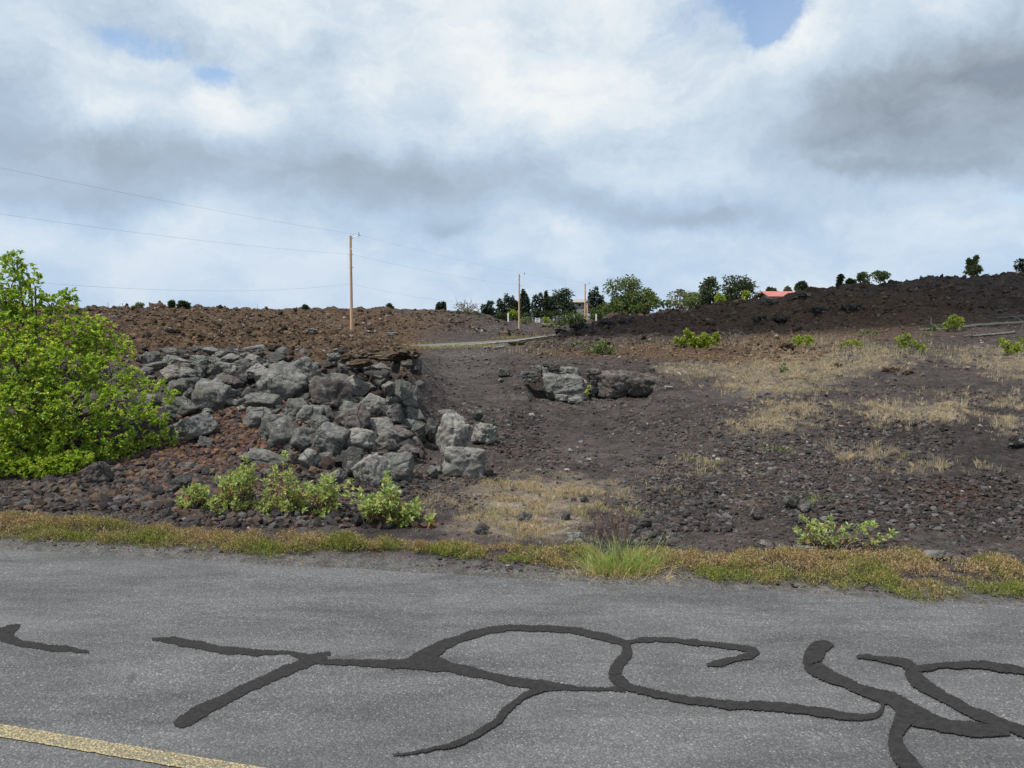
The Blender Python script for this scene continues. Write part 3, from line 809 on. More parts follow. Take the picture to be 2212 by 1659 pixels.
PILE = [
 (A_, 510,470,320,230,'tan',12,'pale tan wedge-shaped boulder just right of the big green bush, with a flat sloping top'),
 (A_, 530,285,330,170,'pale',18,'long pale slab lying above the tan wedge boulder near the top left of the pile'),
 (A_, 270,345,340,110,'grey',-4,'low grey rock ridge left of the long pale slab at the pile\'s upper left corner'),
 (A_, 110,240,180,190,'grey',-30,'leaning grey rock at the uppermost left end of the pile beside the bush'),
 (A_, 750,475,260,170,'grey',10,'grey block directly right of the tan wedge boulder, with a pale right face'),
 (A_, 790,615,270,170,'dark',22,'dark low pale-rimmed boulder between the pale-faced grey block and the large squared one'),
 (A_, 1140,640,230,200,'pale',12,'light boulder peeking out behind the top right of the large squared boulder'),
 (A_, 1040,790,460,400,'grey',0,'large squared grey boulder standing on the red rubble at the left of the pile'),
 (A_, 610,960,400,260,'grey',14,'rounded grey boulder beside the tip of the green bush branch above red rubble'),
 (A_, 750,1290,640,390,'grey',-24,'big leaning slab with a whitish patch and shaded right edge on the red rubble'),
 (A_, 970,1490,190,180,'grey',20,'small blue-grey angular stone against the lower right of the whitish-patched slab'),
 (A_, 450,1160,270,170,'dark',0,'small dark rock behind the upper left corner of the whitish-patched slab'),
 (A_, 590,700,270,280,'grey',0,'grey boulder half hidden by the bush branch, left of the dark upright rock'),
 (A_, 745,800,180,230,'dark',-10,'dark upright rock wedged against the left side of the large squared boulder'),
 (A_, 120,860,260,180,'grey',0,'grey rock behind the bush leaves, farthest left low in the pile'),
 (A_, 1240,400,210,190,'pale',8,'pale angular stone overhanging a black hollow in the upper left of the pile'),
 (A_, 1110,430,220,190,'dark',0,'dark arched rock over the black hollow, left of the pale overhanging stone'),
 (A_, 1500,330,260,160,'grey',-6,'flat-faced grey boulder below the pale knob near the upper middle left'),
 (A_, 1720,460,310,240,'pale',-18,'pale-topped boulder leaning on the upper left flank of the biggest boulder'),
 (A_, 1330,590,330,190,'brown',14,'broad flat brown-grey boulder right of the large squared one, weedy sprig beside it'),
 (A_, 1350,775,240,190,'grey',0,'round grey boulder tucked right of the large squared boulder at its middle'),
 (A_, 1590,780,180,200,'dark',0,'small lumpy dark rock between the round boulder and the dome-shaped boulder'),
 (A_, 1340,900,230,120,'pale',0,'low pale stone at the foot of the round boulder, touching the red rubble'),
 (A_, 1500,900,150,130,'dark',0,'small dark stone at the rubble edge left of the dome-shaped boulder'),
 (A_, 1480,990,130,100,'grey',0,'little grey stone on the rubble edge above the left wedge boulder'),
 (A_, 1690,260,210,140,'pale',20,'pale knobbly stone high in the pile above the pale-topped leaning boulder'),
 (A_, 1310,245,250,130,'pale',-12,'light grey flat-topped stone in the second row, above the black hollow'),
 (A_, 890,285,230,160,'grey',0,'mottled grey boulder in the second row, left of the light flat-topped stone'),
 (A_, 1090,270,190,140,'grey',8,'grey stone between the mottled boulder and the light flat-topped stone'),
 (A_, 870,100,320,80,'dark',0,'flat dark rock in the back row at the top left of the pile'),
 (A_, 1050,125,200,90,'grey',14,'grey back-row stone with a pale left face beside the flat dark rock'),
 (A_, 450,130,200,90,'grey',0,'weathered grey stone in the back row nearest the bush'),
 (A_, 1310,130,230,90,'dark',0,'dark flat stone in the back row between the two pale back-row stones'),
 (A_, 1200,180,150,100,'grey',0,'small grey stone just under the dark flat back-row stone'),
 (A_, 1700,95,270,100,'pale',-8,'pale stone in the back row right above the middle left of the pile'),
 (A_, 1530,190,180,90,'dark',0,'small dark slab behind the pale knobbly stone'),
 (A_, 2000,230,280,150,'dark',0,'dark grey boulder in the upper row directly above the biggest boulder'),
 (A_, 1880,360,130,100,'grey',0,'small pitted stone wedged between the dark upper boulder and the biggest boulder'),
 (A_, 740,360,240,100,'brown',10,'thin brown slab under the long pale slab at the upper left'),
 (A_, 1520,430,170,160,'dark',0,'dark rock under the flat-faced grey boulder'),
 (A_, 1370,430,110,160,'grey',10,'narrow upright grey stone right of the pale overhanging stone'),
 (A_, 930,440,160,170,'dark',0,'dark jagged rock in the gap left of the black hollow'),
 (A_, 1810,880,440,230,'grey',6,'dome-shaped dark grey boulder directly below the left side of the biggest boulder'),
 (A_, 1730,1120,400,320,'grey',-26,'grey boulder with an undercut black base, right of the red rubble tongue'),
 (A_, 1000,1015,130,80,'pale',0,'small pale stone on the red rubble at the foot of the large squared boulder'),
 (B_, 560,420,420,330,'grey',12,'rounded grey boulder bulging behind the upper right of the biggest boulder'),
 (B_, 255,600,620,520,'grey',8,'biggest rounded boulder in the pile, pocked and overhanging a black gap'),
 (B_, 620,660,180,180,'pale',0,'small pale boulder squeezed between the biggest boulder and the brown wedge boulder'),
 (B_, 750,560,200,120,'dark',-16,'small dark flat rock resting on top of the pale squeezed boulder'),
 (B_, 830,510,180,100,'grey',10,'thin grey stone leaning behind the top of the brown wedge boulder'),
 (B_, 950,760,530,440,'brown',24,'large brown wedge-shaped boulder in the middle of the pile, sloping down right'),
 (B_, 450,1000,300,290,'grey',0,'round grey boulder with a dark hollow beneath it, below the biggest boulder'),
 (B_, 680,1080,340,270,'grey',-10,'grey boulder right of the round one, shading a deep gap'),
 (B_, 880,1020,220,170,'grey',20,'angular grey stone below the brown wedge boulder\'s left foot'),
 (B_, 200,1340,500,500,'grey',18,'large smooth grey boulder with a thin white streak at the lower left of the pile'),
 (B_, 820,1230,240,260,'grey',-34,'narrow slanting slab in the lower middle of the pile'),
 (B_, 960,1120,130,220,'dark',-30,'thin dark sliver of rock standing above the slanting slab'),
 (B_, 1290,1160,440,440,'brown',16,'large purple-brown boulder right of centre in the pile'),
 (B_, 1240,960,300,180,'grey',10,'flat grey boulder top behind the large purple-brown boulder'),
 (B_, 1120,560,270,170,'grey',8,'smooth grey boulder just under the lava ledge, left of the pale overhang'),
 (B_, 1340,650,330,280,'pale',10,'pale-topped boulder shading a black hole beneath the ledge'),
 (B_, 1670,600,190,200,'grey',-12,'grey pointed boulder below the dark cave mouth'),
 (B_, 1560,660,200,130,'grey',26,'tilted grey slab left of the pointed boulder below the cave'),
 (B_, 1820,710,240,230,'pale',0,'pale speckled round boulder under the right end of the ledge'),
 (B_, 2060,810,330,440,'grey',-14,'tall upright grey boulder at the upper right corner of the pile'),
 (B_, 1600,910,370,270,'pale',-18,'white-dusted boulder in the right half of the pile, below the black hole'),
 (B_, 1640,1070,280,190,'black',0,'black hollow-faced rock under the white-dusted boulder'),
 (B_, 1890,900,230,190,'grey',0,'grey boulder left of the tall upright boulder\'s foot'),
 (B_, 1870,1080,300,300,'dark',8,'dark brown-faced boulder below the grey one in the right half'),
 (B_, 2130,1050,210,230,'grey',0,'plain grey boulder under the tall upright boulder'),
 (B_, 2000,870,90,170,'dark',0,'slim dark stone between the grey boulder and the tall upright one'),
 (B_, 1740,1290,430,280,'white',12,'broad whitish boulder in the lower right of the pile'),
 (B_, 1720,1170,280,120,'tan',6,'small pale slab lying on top of the broad whitish boulder'),
 (B_, 1970,1380,340,250,'brown',10,'rough brown boulder right of the broad whitish one'),
 (B_, 2130,1230,150,180,'grey',0,'small grey stone at the right edge of the pile above the leaning dark rock'),
 (B_, 1370,1460,460,340,'pale',6,'squarish pale boulder with a dark notch in its front'),
 (B_, 550,1450,410,350,'grey',-6,'round lumpy grey boulder at the bottom edge of the pile, left of the broad one'),
 (B_, 960,1450,450,430,'grey',-4,'broad grey boulder at the bottom middle with a pale streak on its face'),
 (B_, 1740,1510,340,280,'brown',0,'flat brown boulder below the broad whitish one'),
 (B_, 740,890,160,140,'brown',0,'small brown stone left of the brown wedge boulder\'s foot'),
 (B_, 590,830,160,140,'dark',0,'small dark stone under the right side of the biggest boulder'),
 (B_, 1140,900,150,120,'pale',-12,'small pale chip of rock at the foot of the brown wedge boulder'),
 (B_, 1290,880,150,90,'tan',0,'small tan stone right of the pale chip, on the flat boulder top'),
 (B_, 1440,880,180,130,'brown',0,'small brown stone left of the white-dusted boulder'),
 (B_, 230,985,170,110,'dark',0,'small dark stone between the dome-shaped and the round boulders'),
 (B_, 1020,1170,100,110,'tan',0,'bright little stone deep in the gap left of the purple-brown boulder'),
 (B_, 1010,1310,170,130,'grey',8,'small grey block above the broad bottom boulder'),
 (C_, 1390,810,250,270,'white',10,'small whitish pitted boulder under the lumpy one at the pile\'s bottom edge'),
 (C_, 740,800,600,230,'grey',14,'long grey slab half buried in rubble just above the leafy shrubs'),
 (C_, 640,700,220,100,'grey',16,'thin grey flake sticking up behind the left end of the half-buried slab'),
 (C_, 1150,780,190,200,'brown',0,'brown stone right of the half-buried slab, behind a shrub tip'),
 (C_, 1760,840,180,120,'aa',0,'rusty orange-brown stone in the rubble under the broad bottom boulder'),
 (C_, 1600,890,110,90,'aa',0,'little rusty stone beside the larger rusty one'),
 (C_, 1820,1060,210,210,'grey',-12,'small grey boulder left of the streaked dark rock, above the shrubs'),
 (C_, 2030,900,280,460,'dark',-4,'dark upright rock with white vertical streaks near the shrub tops'),
 (C_, 2050,730,290,160,'dark',0,'dark rounded rock capping the streaked upright rock'),
 (D_, 280,1230,430,420,'white',22,'whitish streaked boulder at the bottom right of the pile, behind the right shrub'),
 (D_, 630,1180,370,370,'grey',-8,'grey angular boulder at the pile\'s lower right corner, nearest the bare ground'),
 (D_, 740,970,330,170,'brown',-10,'flat brown slab above the lower right corner boulder'),
 (D_, 870,860,210,170,'brown',20,'small purple-brown rock left of the big pale block\'s shadow'),
 (D_, 905,720,180,260,'dark',24,'dark leaning rock between the pile and the big pale block'),
 (D_, 900,520,210,220,'grey',0,'grey lumpy boulder behind the dark leaning rock at the pile\'s right edge'),
 (D_, 800,420,200,160,'grey',0,'low grey boulder at the right edge of the pile under the tall upright one'),
 (D_, 870,620,140,130,'pale',0,'small pale stone just above the dark leaning rock'),
 (D_, 980,650,110,120,'pale',10,'tiny pale stone against the left side of the big pale block'),
 (D_, 560,930,180,150,'dark',0,'small dark rock right of the squarish notched boulder, with a dry weed'),
 (D_, 450,870,200,150,'brown',0,'brown stone tucked under the broad whitish boulder'),
]
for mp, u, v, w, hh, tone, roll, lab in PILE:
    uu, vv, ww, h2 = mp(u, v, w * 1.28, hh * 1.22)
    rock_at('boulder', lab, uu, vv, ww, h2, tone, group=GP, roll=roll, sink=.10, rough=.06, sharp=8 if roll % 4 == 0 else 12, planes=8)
# the separate big blocks right of the pile
for lab, a, tone, roll, pl in [
 ('tall pale lava block with vertical streaks standing right of the boulder pile', D_(1400,770,520,640), 'pale', 4, 9),
 ('dark narrow rock leaning on the left side of the tall pale block', D_(1090,690,200,360), 'dark', 4, 9),
 ('rounded grey boulder with white streaks right of the tall pale block', D_(1800,735,370,340), 'pale', 12, 10),
 ('low pale pitted block in front of the tall pale block, on dry grass', D_(1530,1120,590,470), 'pale', 0, 10),
 ('small dark stone behind the right shoulder of the tall pale block', D_(1700,470,170,160), 'dark', 0, 10),
 ('flat grey stone behind the top left of the tall pale block', D_(1290,450,300,110), 'grey', 0, 10),
 ('grey triangular rock standing left of the low pitted block', D_(1100,1250,180,210), 'grey', 14, 6),
 ('small square grey stone touching the left of the low pitted block', D_(1190,1210,130,140), 'grey', 0, 8),
]:
    rock_at('boulder', lab, *a, tone, roll=roll, planes=pl, group='blocks right of the rock pile', rough=.08, sharp=10, boxy=(a[2] > 85), sink=.14)
# outcrop in the middle distance
E_ = lambda u, v, w, h_: (1069.3 + .1807 * u, 766.9 + .1807 * v, .1807 * w, .1807 * h_)
for lab, a, tone, roll in [
 ('big pale fractured rock face in the middle of the low outcrop', E_(835,380,560,340), 'grey', 3),
 ('right pale column of the fractured rock face beside the fern', E_(1040,400,130,260), 'white', 0),
 ('thick grey capstone lying on the fractured rock face', E_(890,205,270,130), 'grey', 10),
 ('small dark stone on the outcrop left of the capstone', E_(600,200,110,130), 'grey', 16),
 ('narrow dark stone perched at the outcrop\'s very top', E_(615,115,90,80), 'dark', 0),
 ('small pale chip leaning left of the outcrop top', E_(525,165,70,80), 'grey', -20),
 ('rounded grey rock behind the outcrop top', E_(700,145,150,120), 'brown', 0),
 ('jagged dark rock at the outcrop\'s left end over a black crack', E_(420,260,240,130), 'dark', 12),
 ('grey boulder on open gravel left of the outcrop', E_(105,210,160,110), 'dark', 12),
 ('dark lower left rock of the outcrop', E_(640,420,150,130), 'dark', 0),
 ('pale broken slab at the base of the fractured face', E_(800,510,170,90), 'pale', 14),
 ('small pale slab in front of the outcrop base', E_(960,540,180,80), 'pale', -6),
 ('brown rock wedge hanging above the dark gap of the outcrop', E_(1180,230,200,130), 'brown', 10),
 ('long pinkish-grey rock wall forming the right part of the outcrop', E_(1420,345,460,320), 'brown', 0),
 ('far right sloping shoulder of the outcrop wall with white patches', E_(1740,330,500,270), 'brown', 12),
 ('dark slab standing in the gap right of the fern', E_(1170,380,90,190), 'dark', 0),
 ('light grey stone on the gravel at the outcrop\'s right end', E_(2070,390,110,50), 'pale', 8),
 ('round grey stone on the gravel slope left below the outcrop', E_(258,385,95,70), 'brown', 0),
 ('grey smooth stone alone on the gravel below the outcrop', E_(443,725,80,65), 'pale', -20),
]:
    u_, v_, w_, h_ = a; bot = v_ + h_ / 2
    if w_ > 50 and v_ > 815:
        top = v_ - h_ / 2; bot = max(bot, 860); v_ = (top + bot) / 2; h_ = bot - top
    yv = None if (bot > 861 or u_ < 1125 or u_ > 1425) else (19.7 if w_ > 50 else 19.75)
    rock_at('lava_rock', lab, u_, v_, w_, h_, tone, cat='rock', roll=roll * .4, group='rocks of the middle outcrop', Y=yv, rough=.075, sharp=10, depth=1.0 if w_ < 50 else .8, boxy=True)
# the lava ledge over the cave, at the right end of the plateau
for lab, a, tone, Yv, roll in [
 ('brown crusted lava ledge roofing the cave above the pile', (838, 770, 116, 24), 'aa', 12.75, 3),
 ('grey rock pillar between the two cave mouths', (856, 790, 20, 34), 'dark', 13.1, 0),
 ('dark block forming the right jamb of the cave', (900, 790, 24, 44), 'dark', 12.8, 4),
 ('mossy brown slab sloping under the ledge\'s left end', (776, 786, 60, 20), 'aa', 12.6, -10),
 ('brown crust block on the plateau edge above the right cave mouth', (884, 764, 60, 24), 'aa', 12.9, 4),
 ('grey stone on the plateau rim left of the ledge', (722, 772, 30, 20), 'grey', 13.3, 0),
 ('lumpy brown block at the plateau rim above the ledge\'s left end', (796, 766, 60, 24), 'aa', 13.0, 0),
 ('small brown crust block on the rim right of the grey rim stone', (752, 774, 40, 24), 'aa', 13.1, 8),
]:
    rock_at('lava_ledge', lab, *a, tone, cat='rock ledge', roll=roll * .4, group='ledge rocks over the cave', Y=Yv - (.1 if a[2] > 50 else 0), rough=.15, depth=2.0 if a[2] > 50 else 1.0, sharp=6, planes=9)
# single rocks
for lab, a, tone, roll, gr in [
 ('brown angular rock standing at the right end of the low bright shrub', (211, 1024, 60, 60), 'brown', 10, None),
 ('flat pale grey stone on the gravel left of the leafy shrubs', (407, 1122, 52, 12), 'pale', 0, None),
 ('bent grey rock below the rubble left of the leafy shrubs', (392, 1050, 46, 42), 'dark', -30, None),
 ('grey stone right behind the bent grey rock', (430, 1062, 26, 20), 'dark', 0, None),
 ('low dark stone on the gravel under the left shrubs', (610, 1122, 40, 13), 'dark', 0, None),
 ('dark stone on the gravel between the left and right shrubs', (652, 1130, 26, 16), 'dark', 0, None),
 ('grey stone at the foot of the middle shrub stems', (574, 1121, 26, 14), 'dark', 0, None),
 ('dark stone at the gravel edge left of the right shrub', (686, 1128, 30, 14), 'dark', 0, None),
 ('upright dark stone in the straw grass left of the fountain grass', (1133, 1117, 34, 28), 'dark', -6, None),
 ('dark pointed rock at the lower left edge of the straw patch', (1040, 1143, 38, 32), 'dark', 8, None),
 ('black and white speckled rock just left of the fountain grass', (1244, 1161, 40, 26), 'white', 6, None),
 ('small dark rock with a green weed in the straw patch', (1222, 1116, 20, 20), 'dark', 0, None),
 ('small grey stone at the top of the straw patch', (1262, 1079, 20, 20), 'dark', 0, None),
 ('pale rounded stone on the gravel above the straw patch', (1225, 1017, 16, 10), 'pale', 0, None),
 ('small pale stone behind the straw patch at right', (1272, 993, 12, 9), 'pale', 0, None),
 ('left of the pair of dark rocks above the right roadside shrub', (1708, 1085, 40, 34), 'dark', -14, None),
 ('right of the pair of dark rocks above the right roadside shrub', (1738, 1095, 30, 34), 'dark', 10, None),
 ('small brown rock left of the right roadside shrub', (1633, 1108, 24, 32), 'brown', 0, None),
 ('low reddish-brown mound rock left of the right roadside shrub', (1668, 1181, 80, 30), 'brown', 6, None),
 ('grey flat rock beside the white stone at the verge', (1745, 1187, 60, 20), 'grey', 8, None),
 ('small bright white stone between two flat rocks at the verge', (1716, 1184, 9, 16), 'white', 10, None),
 ('half-buried light grey rock at the right verge', (2022, 1200, 68, 24), 'grey', 0, None),
 ('dark red rock at the far right verge', (2168, 1213, 44, 22), 'red', 6, None),
 ('grey stone in the dark rubble bank right of the straw patch', (1392, 1131, 34, 26), 'dark', 0, None),
 ('brownish stone at the top of the small rock heap', (1400, 1112, 28, 20), 'brown', 0, None),
 ('rounded stone at the left of the small rock heap', (1368, 1142, 26, 18), 'brown', 0, None),
 ('grey stone low in the small rock heap', (1402, 1158, 34, 22), 'dark', 0, None),
 ('dark rock at the far right edge of the field', (2196, 955, 36, 30), 'black', 0, None),
 ('dark stone alone on the gravel ramp left of the outcrop', (1082, 822, 14, 10), 'black', 0, None),
]:
    rock_at('rock', lab, *a, tone, cat='rock', roll=roll, rough=.07)

# knobs of a'a along the left crest and at the foot of the right hill
KN = [('low brown lava knob on the left crest beside the bush', (168, 668, 16, 12), 'aa'), ('small brown lava knob on the crest left of the fence posts', (195, 669, 18, 10), 'aa'),
      ('black jagged lava mass at the left foot of the dark hill', (1212, 714, 34, 24), 'black'), ('dark lava block above the hill\'s left foot', (1252, 704, 44, 22), 'black'),
      ('craggy black lava lump on the dark hill\'s left slope', (1310, 700, 44, 20), 'black'), ('second craggy black lump right of the first on the left slope', (1352, 694, 36, 18), 'black'),
      ('black lava lump in the middle of the dark slope', (1640, 690, 40, 20), 'black'), ('black crag right beside the lump in the middle of the dark slope', (1690, 692, 50, 22), 'black'),
      ('dark rounded lava mass below the red roof', (1662, 654, 46, 20), 'brown'), ('dark lava heap covering the right end of the red roof', (1738, 640, 60, 26), 'brown'),
      ('black lava crag under the heap right of the red roof', (1770, 672, 60, 26), 'black'), ('black crag farther right on the shaded slope', (1835, 668, 60, 28), 'black'),
      ('pale low rock at the side road\'s near edge', (1050, 752, 24, 8), 'pale'), ('grey rock beside the pale one by the side road', (1085, 751, 46, 9), 'pale'), ('brown clinker hump by the side road', (1118, 742, 44, 12), 'aa'),
      ('light grey rocks in front of the first pole', (800, 716, 34, 8), 'pale'), ('grey rock mass right of the light grey rocks near the first pole', (846, 722, 40, 9), 'grey'), ('grey rock outcrop left of the first pole', (672, 714, 34, 10), 'grey'),
      ('dark hollow-sided lava knob on the brown plateau at left', (372, 716, 40, 16), 'black'), ('brown lava knob beside the dark one on the plateau at left', (420, 722, 44, 12), 'aa'),
      ('small black knob on the plateau above the pile', (520, 712, 22, 8), 'black'), ('brown lumpy clinker mass in the right straw field', (1925, 800, 40, 18), 'aa'), ('second clinker lump right beside the brown one in the right straw field', (1962, 806, 34, 14), 'aa'),
      ('small clinker lump left of the dead shrub in the straw field', (1700, 750, 40, 22), 'aa'), ('low clinker lump below the dead shrub in the straw field', (1808, 790, 26, 14), 'aa'),
      ('pale rock shelf across the side road below the second pole', (1185, 704, 44, 12), 'grey')]
for lab, a, tone in KN:
    rock_at('lava_outcrop', lab, *a, tone, cat='lava outcrop', group='lava knobs in the distance', f=h, rough=.30, sharp=5, sub=5, depth=.9, sink=.22, planes=5)

# ------------------------------------------------------------------ loose stones (stuff)
def ico12():
    return ico(1)
def scatter_stones(name, P, S, C, seed, flat=.75, jag=.0):
    r_ = np.random.default_rng(seed)
    N = len(P)
    d = np.array(ico(1)[0]); Fc = ico(1)[1]
    K = 24
    pr = []
    for k in range(K):
        q = d * r_.uniform(.72 - jag, 1.18 + jag, (len(d), 1)) * np.array([1, r_.uniform(.6, 1), r_.uniform(.5, .9)]) + r_.normal(0, .05, d.shape)
        pr.append(q)
    pr = np.array(pr); kk = r_.integers(0, K, N)
    a = r_.uniform(0, 2 * pi, N); b = r_.normal(0, .5, N)
    ca, sa_, cb, sb_ = np.cos(a), np.sin(a), np.cos(b), np.sin(b)
    Vv = pr[kk] * S[:, None, None]
    x = Vv[..., 0]; y = Vv[..., 1] * cb[:, None] - Vv[..., 2] * sb_[:, None]; z = Vv[..., 1] * sb_[:, None] + Vv[..., 2] * cb[:, None]
    X = x * ca[:, None] - y * sa_[:, None]; Y = x * sa_[:, None] + y * ca[:, None]
    V = np.stack([X, Y, z * flat], -1) + P[:, None, :]
    n = len(d)
    Fa = (Fc[None] + (np.arange(N) * n)[:, None, None]).reshape(-1, 3)
    o = mesh_np(name, V.reshape(-1, 3), Fa, M['stones'], np.repeat(C, n, 0))
    return o
def stone_field(N, rmin, rmax, seed, thmax=.80):
    r_ = np.random.default_rng(seed)
    r = np.exp(r_.uniform(np.log(rmin), np.log(rmax), N)); t = r_.uniform(-thmax, thmax, N)
    return r * np.sin(t), r * np.cos(t), r, r_
_SM = np.array([[.060,.054,.053],[.085,.070,.066],[.045,.042,.042],[.115,.110,.106],[.080,.058,.050]])
def inpile(u, v):
    return (u > 300) & (u < 920) & (v > 750) & (v < 1040)
def stones_pass(name, N, rmin, rmax, seed, smin, smax, lo=.5):
    x, y, r, r_ = stone_field(N, rmin, rmax, seed)
    z0 = h0(x, y)
    u, v, b, s, rd, g = zones(x, y, z0)
    dens = .38 + 1.7 * fbm(x * .5, y * .5, 3.3, 3) + .8 * fbm(x * 2.2, y * 2.2, 1.3, 2) - .45 * s + .5 * b + .6 * rd
    dens = dens + .6 * np.clip(ell(u, v, [(1480, 1090, 110, 70, 1), (1900, 1120, 220, 60, .5), (350, 1040, 220, 60, 1), (1900, 950, 250, 60, .4), (1340, 1130, 60, 50, .6)]), 0, 1)
    keep = (r_.uniform(0, 1, N) < np.clip(dens, .08, 1)) & (road_d(x, y) > .03)
    x, y, r, z0, b, s, rd, g, u, v = [q[keep] for q in (x, y, r, z0, b, s, rd, g, u, v)]
    n = len(x)
    S = smin * (smax / smin) ** (r_.uniform(0, 1, n) ** 3.6)
    S = np.minimum(S * .9, .016 + r * .0024)
    S = np.maximum(S, r * .0008)
    S = S * (1 + .35 * b * np.clip(r / 20, 0, 2))
    S[inpile(u, v)] *= .6
    S = S * np.where(v > 1085, np.where(u < 900, .75, 1), 1)
    z = h(x, y) + S * .18
    C = _SM[r_.integers(0, 5, n)] * r_.uniform(.6, 1.2, (n, 1))
    C = C + (np.array([.125, .080, .048]) * r_.uniform(.6, 1.3, (n, 1)) - C) * (np.clip(b * 1.1, 0, 1) * .9)[:, None]
    C = C + (np.array([.105, .060, .043]) * r_.uniform(.5, 1.35, (n, 1)) - C) * (np.clip(rd, 0, 1) * .7)[:, None]
    C = C * (1 - .45 * np.clip(ell(u, v, Z_DARK), 0, 1))[:, None]
    pale = r_.uniform(0, 1, n) < (.018 + .04 * g)
    C[pale] = np.array([.22, .21, .195]) * r_.uniform(.7, 1.2, (pale.sum(), 1))
    o = scatter_stones(name, np.stack([x, y, z], 1), S, C, seed + 1, .9, .16)
    tag(o, 'small loose lava stones and clinker covering the ground', 'loose stones', kind='stuff')
    return o
stones_pass('lava_gravel', 96000, 5.6, 26, 11, .009, .034)
stones_pass('lava_clinker', 98000, 9, 125, 21, .022, .085)
# coarse rubble of the slope left of and below the pile
def rubble(name, polys, N, seed, smin, smax, label, cols):
    r_ = np.random.default_rng(seed)
    u = []; v = []
    for (a, b, sa, sb, w) in polys:
        k = int(N * w)
        u.append(r_.uniform(-1, 1, k) * sa + a); v.append(r_.uniform(-1, 1, k) * sb + b)
    u = np.concatenate(u); v = np.concatenate(v)
    p = ray_ground(u, v, None, 5., 40., 350)
    keep = road_d(p[:, 0], p[:, 1]) > .4
    p = p[keep]; n = len(p)
    S = smin * (smax / smin) ** (r_.uniform(0, 1, n) ** 1.8)
    p[:, 2] = h(p[:, 0], p[:, 1]) + S * .25
    cols = np.array(cols)
    C = cols[r_.integers(0, len(cols), n)] * r_.uniform(.6, 1.35, (n, 1))
    o = scatter_stones(name, p, S, C, seed, .95, .14)
    tag(o, label, 'rubble', kind='stuff')
rubble('red_rubble', [(570, 905, 90, 55, .4), (470, 960, 110, 60, .4), (450, 1010, 200, 50, .3)], 4200, 31, .025, .075, 'rusty red-brown lava rubble on the slope', [(.11,.062,.042),(.095,.06,.046),(.07,.05,.047),(.125,.08,.05),(.05,.04,.04)])
rubble('dark_rubble', [(330, 1050, 230, 50, .55), (200, 1075, 200, 30, .25), (640, 1080, 280, 60, .3)], 4200, 32, .025, .085, 'dark lava rubble at the foot of the slope', [(.05,.042,.042),(.07,.053,.047),(.036,.033,.034),(.095,.067,.048),(.075,.072,.071)])
rubble('pile_rubble', [(450, 790, 150, 40, .25), (620, 800, 270, 50, .25), (740, 900, 170, 110, .5)], 1000, 33, .04, .15, 'angular grey stones, darkened as painted shade, filling the gaps of the boulder pile', [(.045,.043,.042),(.08,.078,.074),(.03,.029,.029),(.055,.043,.038),(.12,.116,.11)])  # stone colours darkened to paint in the black shade between the boulders
# jagged clinker lumps of the a'a flows
def clinker():
    r_ = np.random.default_rng(45)
    x, y, r, r_ = stone_field(100000, 12, 135, 45)
    aa, right = rough_zone(x, y)
    u, Y, _a = uy(x, y)
    n1 = fbm(x / 3., y / 3., 4.4, 3)
    keep = (r_.uniform(0, 1, len(x)) < aa * np.clip(.55 + 1.2 * n1, .1, 1)) & ~((u > 850) & (u < 1180) & (r > 40) & (r < 84))
    x, y, r = x[keep], y[keep], r[keep]; n = len(x)
    S = r * .0010 * (3.8 ** (r_.uniform(0, 1, n) ** 2.4)) + .015
    z = h(x, y) + S * .15
    z0 = h0(x, y); uu, vv, b, s, rd, g = zones(x, y, z0)
    C = np.array([.080, .058, .041]) * r_.uniform(.4, 1.5, (n, 1)) * (1 + .9 * fbm(x / 2.2, y / 2.2, 9.4, 3))[:, None].clip(.35, 1.5)
    k = r_.uniform(0, 1, n) < .16; C[k] = np.array([.040, .034, .032])
    k = r_.uniform(0, 1, n) < (.02 + .3 * g); C[k] = np.array([.17, .165, .16]) * r_.uniform(.6, 1.2, (k.sum(), 1))
    o = scatter_stones('lava_clinker', np.stack([x, y, z], 1), S, C, 46, 1.0, .22)
    tag(o, 'jagged brown clinker covering the lava flows', 'clinker', kind='stuff')
clinker()
rubble('field_rubble', [(1490, 1090, 90, 60, .5), (1400, 1150, 60, 30, .2), (1950, 1090, 260, 60, .5), (1800, 960, 260, 50, .5), (1120, 930, 60, 50, .15)], 3600, 34, .012, .055, 'dark angular stones on the open field', [(.042,.038,.038),(.06,.048,.045),(.034,.031,.032),(.085,.08,.08)])
# ------------------------------------------------------------------ plants
def norm(a):
    return a / (np.linalg.norm(a, axis=-1, keepdims=True) + 1e-9)
class Leaves:
    """folded leaf blades of four points each, collected into one mesh"""
    def __init__(s): s.V = []; s.C = []
    def add(s, base, dr, L, Wd, col, r_, droop=.25):
        dr = norm(dr); n = len(base)
        rnd = r_.normal(size=(n, 3))
        side = norm(np.cross(dr, rnd)); upv = np.cross(side, dr)
        L = np.broadcast_to(L, n)[:, None]; Wd = np.broadcast_to(Wd, n)[:, None]
        mid = base + dr * L * .45
        tip = base + dr * L + np.array([0, 0, -1.]) * L * droop
        s.V.append(np.stack([base, mid + side * Wd * .5 + upv * Wd * .12, tip, mid - side * Wd * .5 + upv * Wd * .12], 1))
        s.C.append(np.repeat(np.broadcast_to(col, (n, 3))[:, None, :], 4, 1))
    def build(s, name, mat, parent, origin):
        V = np.concatenate(s.V); C = np.concatenate(s.C)
        n = len(V)
        F_ = np.arange(n * 4).reshape(n, 4)
        F3 = np.concatenate([F_[:, [0, 1, 2]], F_[:, [0, 2, 3]]])
        o = mesh_np(name, (V.reshape(-1, 3) - np.asarray(origin)), F3, mat, C.reshape(-1, 3), parent=parent)
        return o
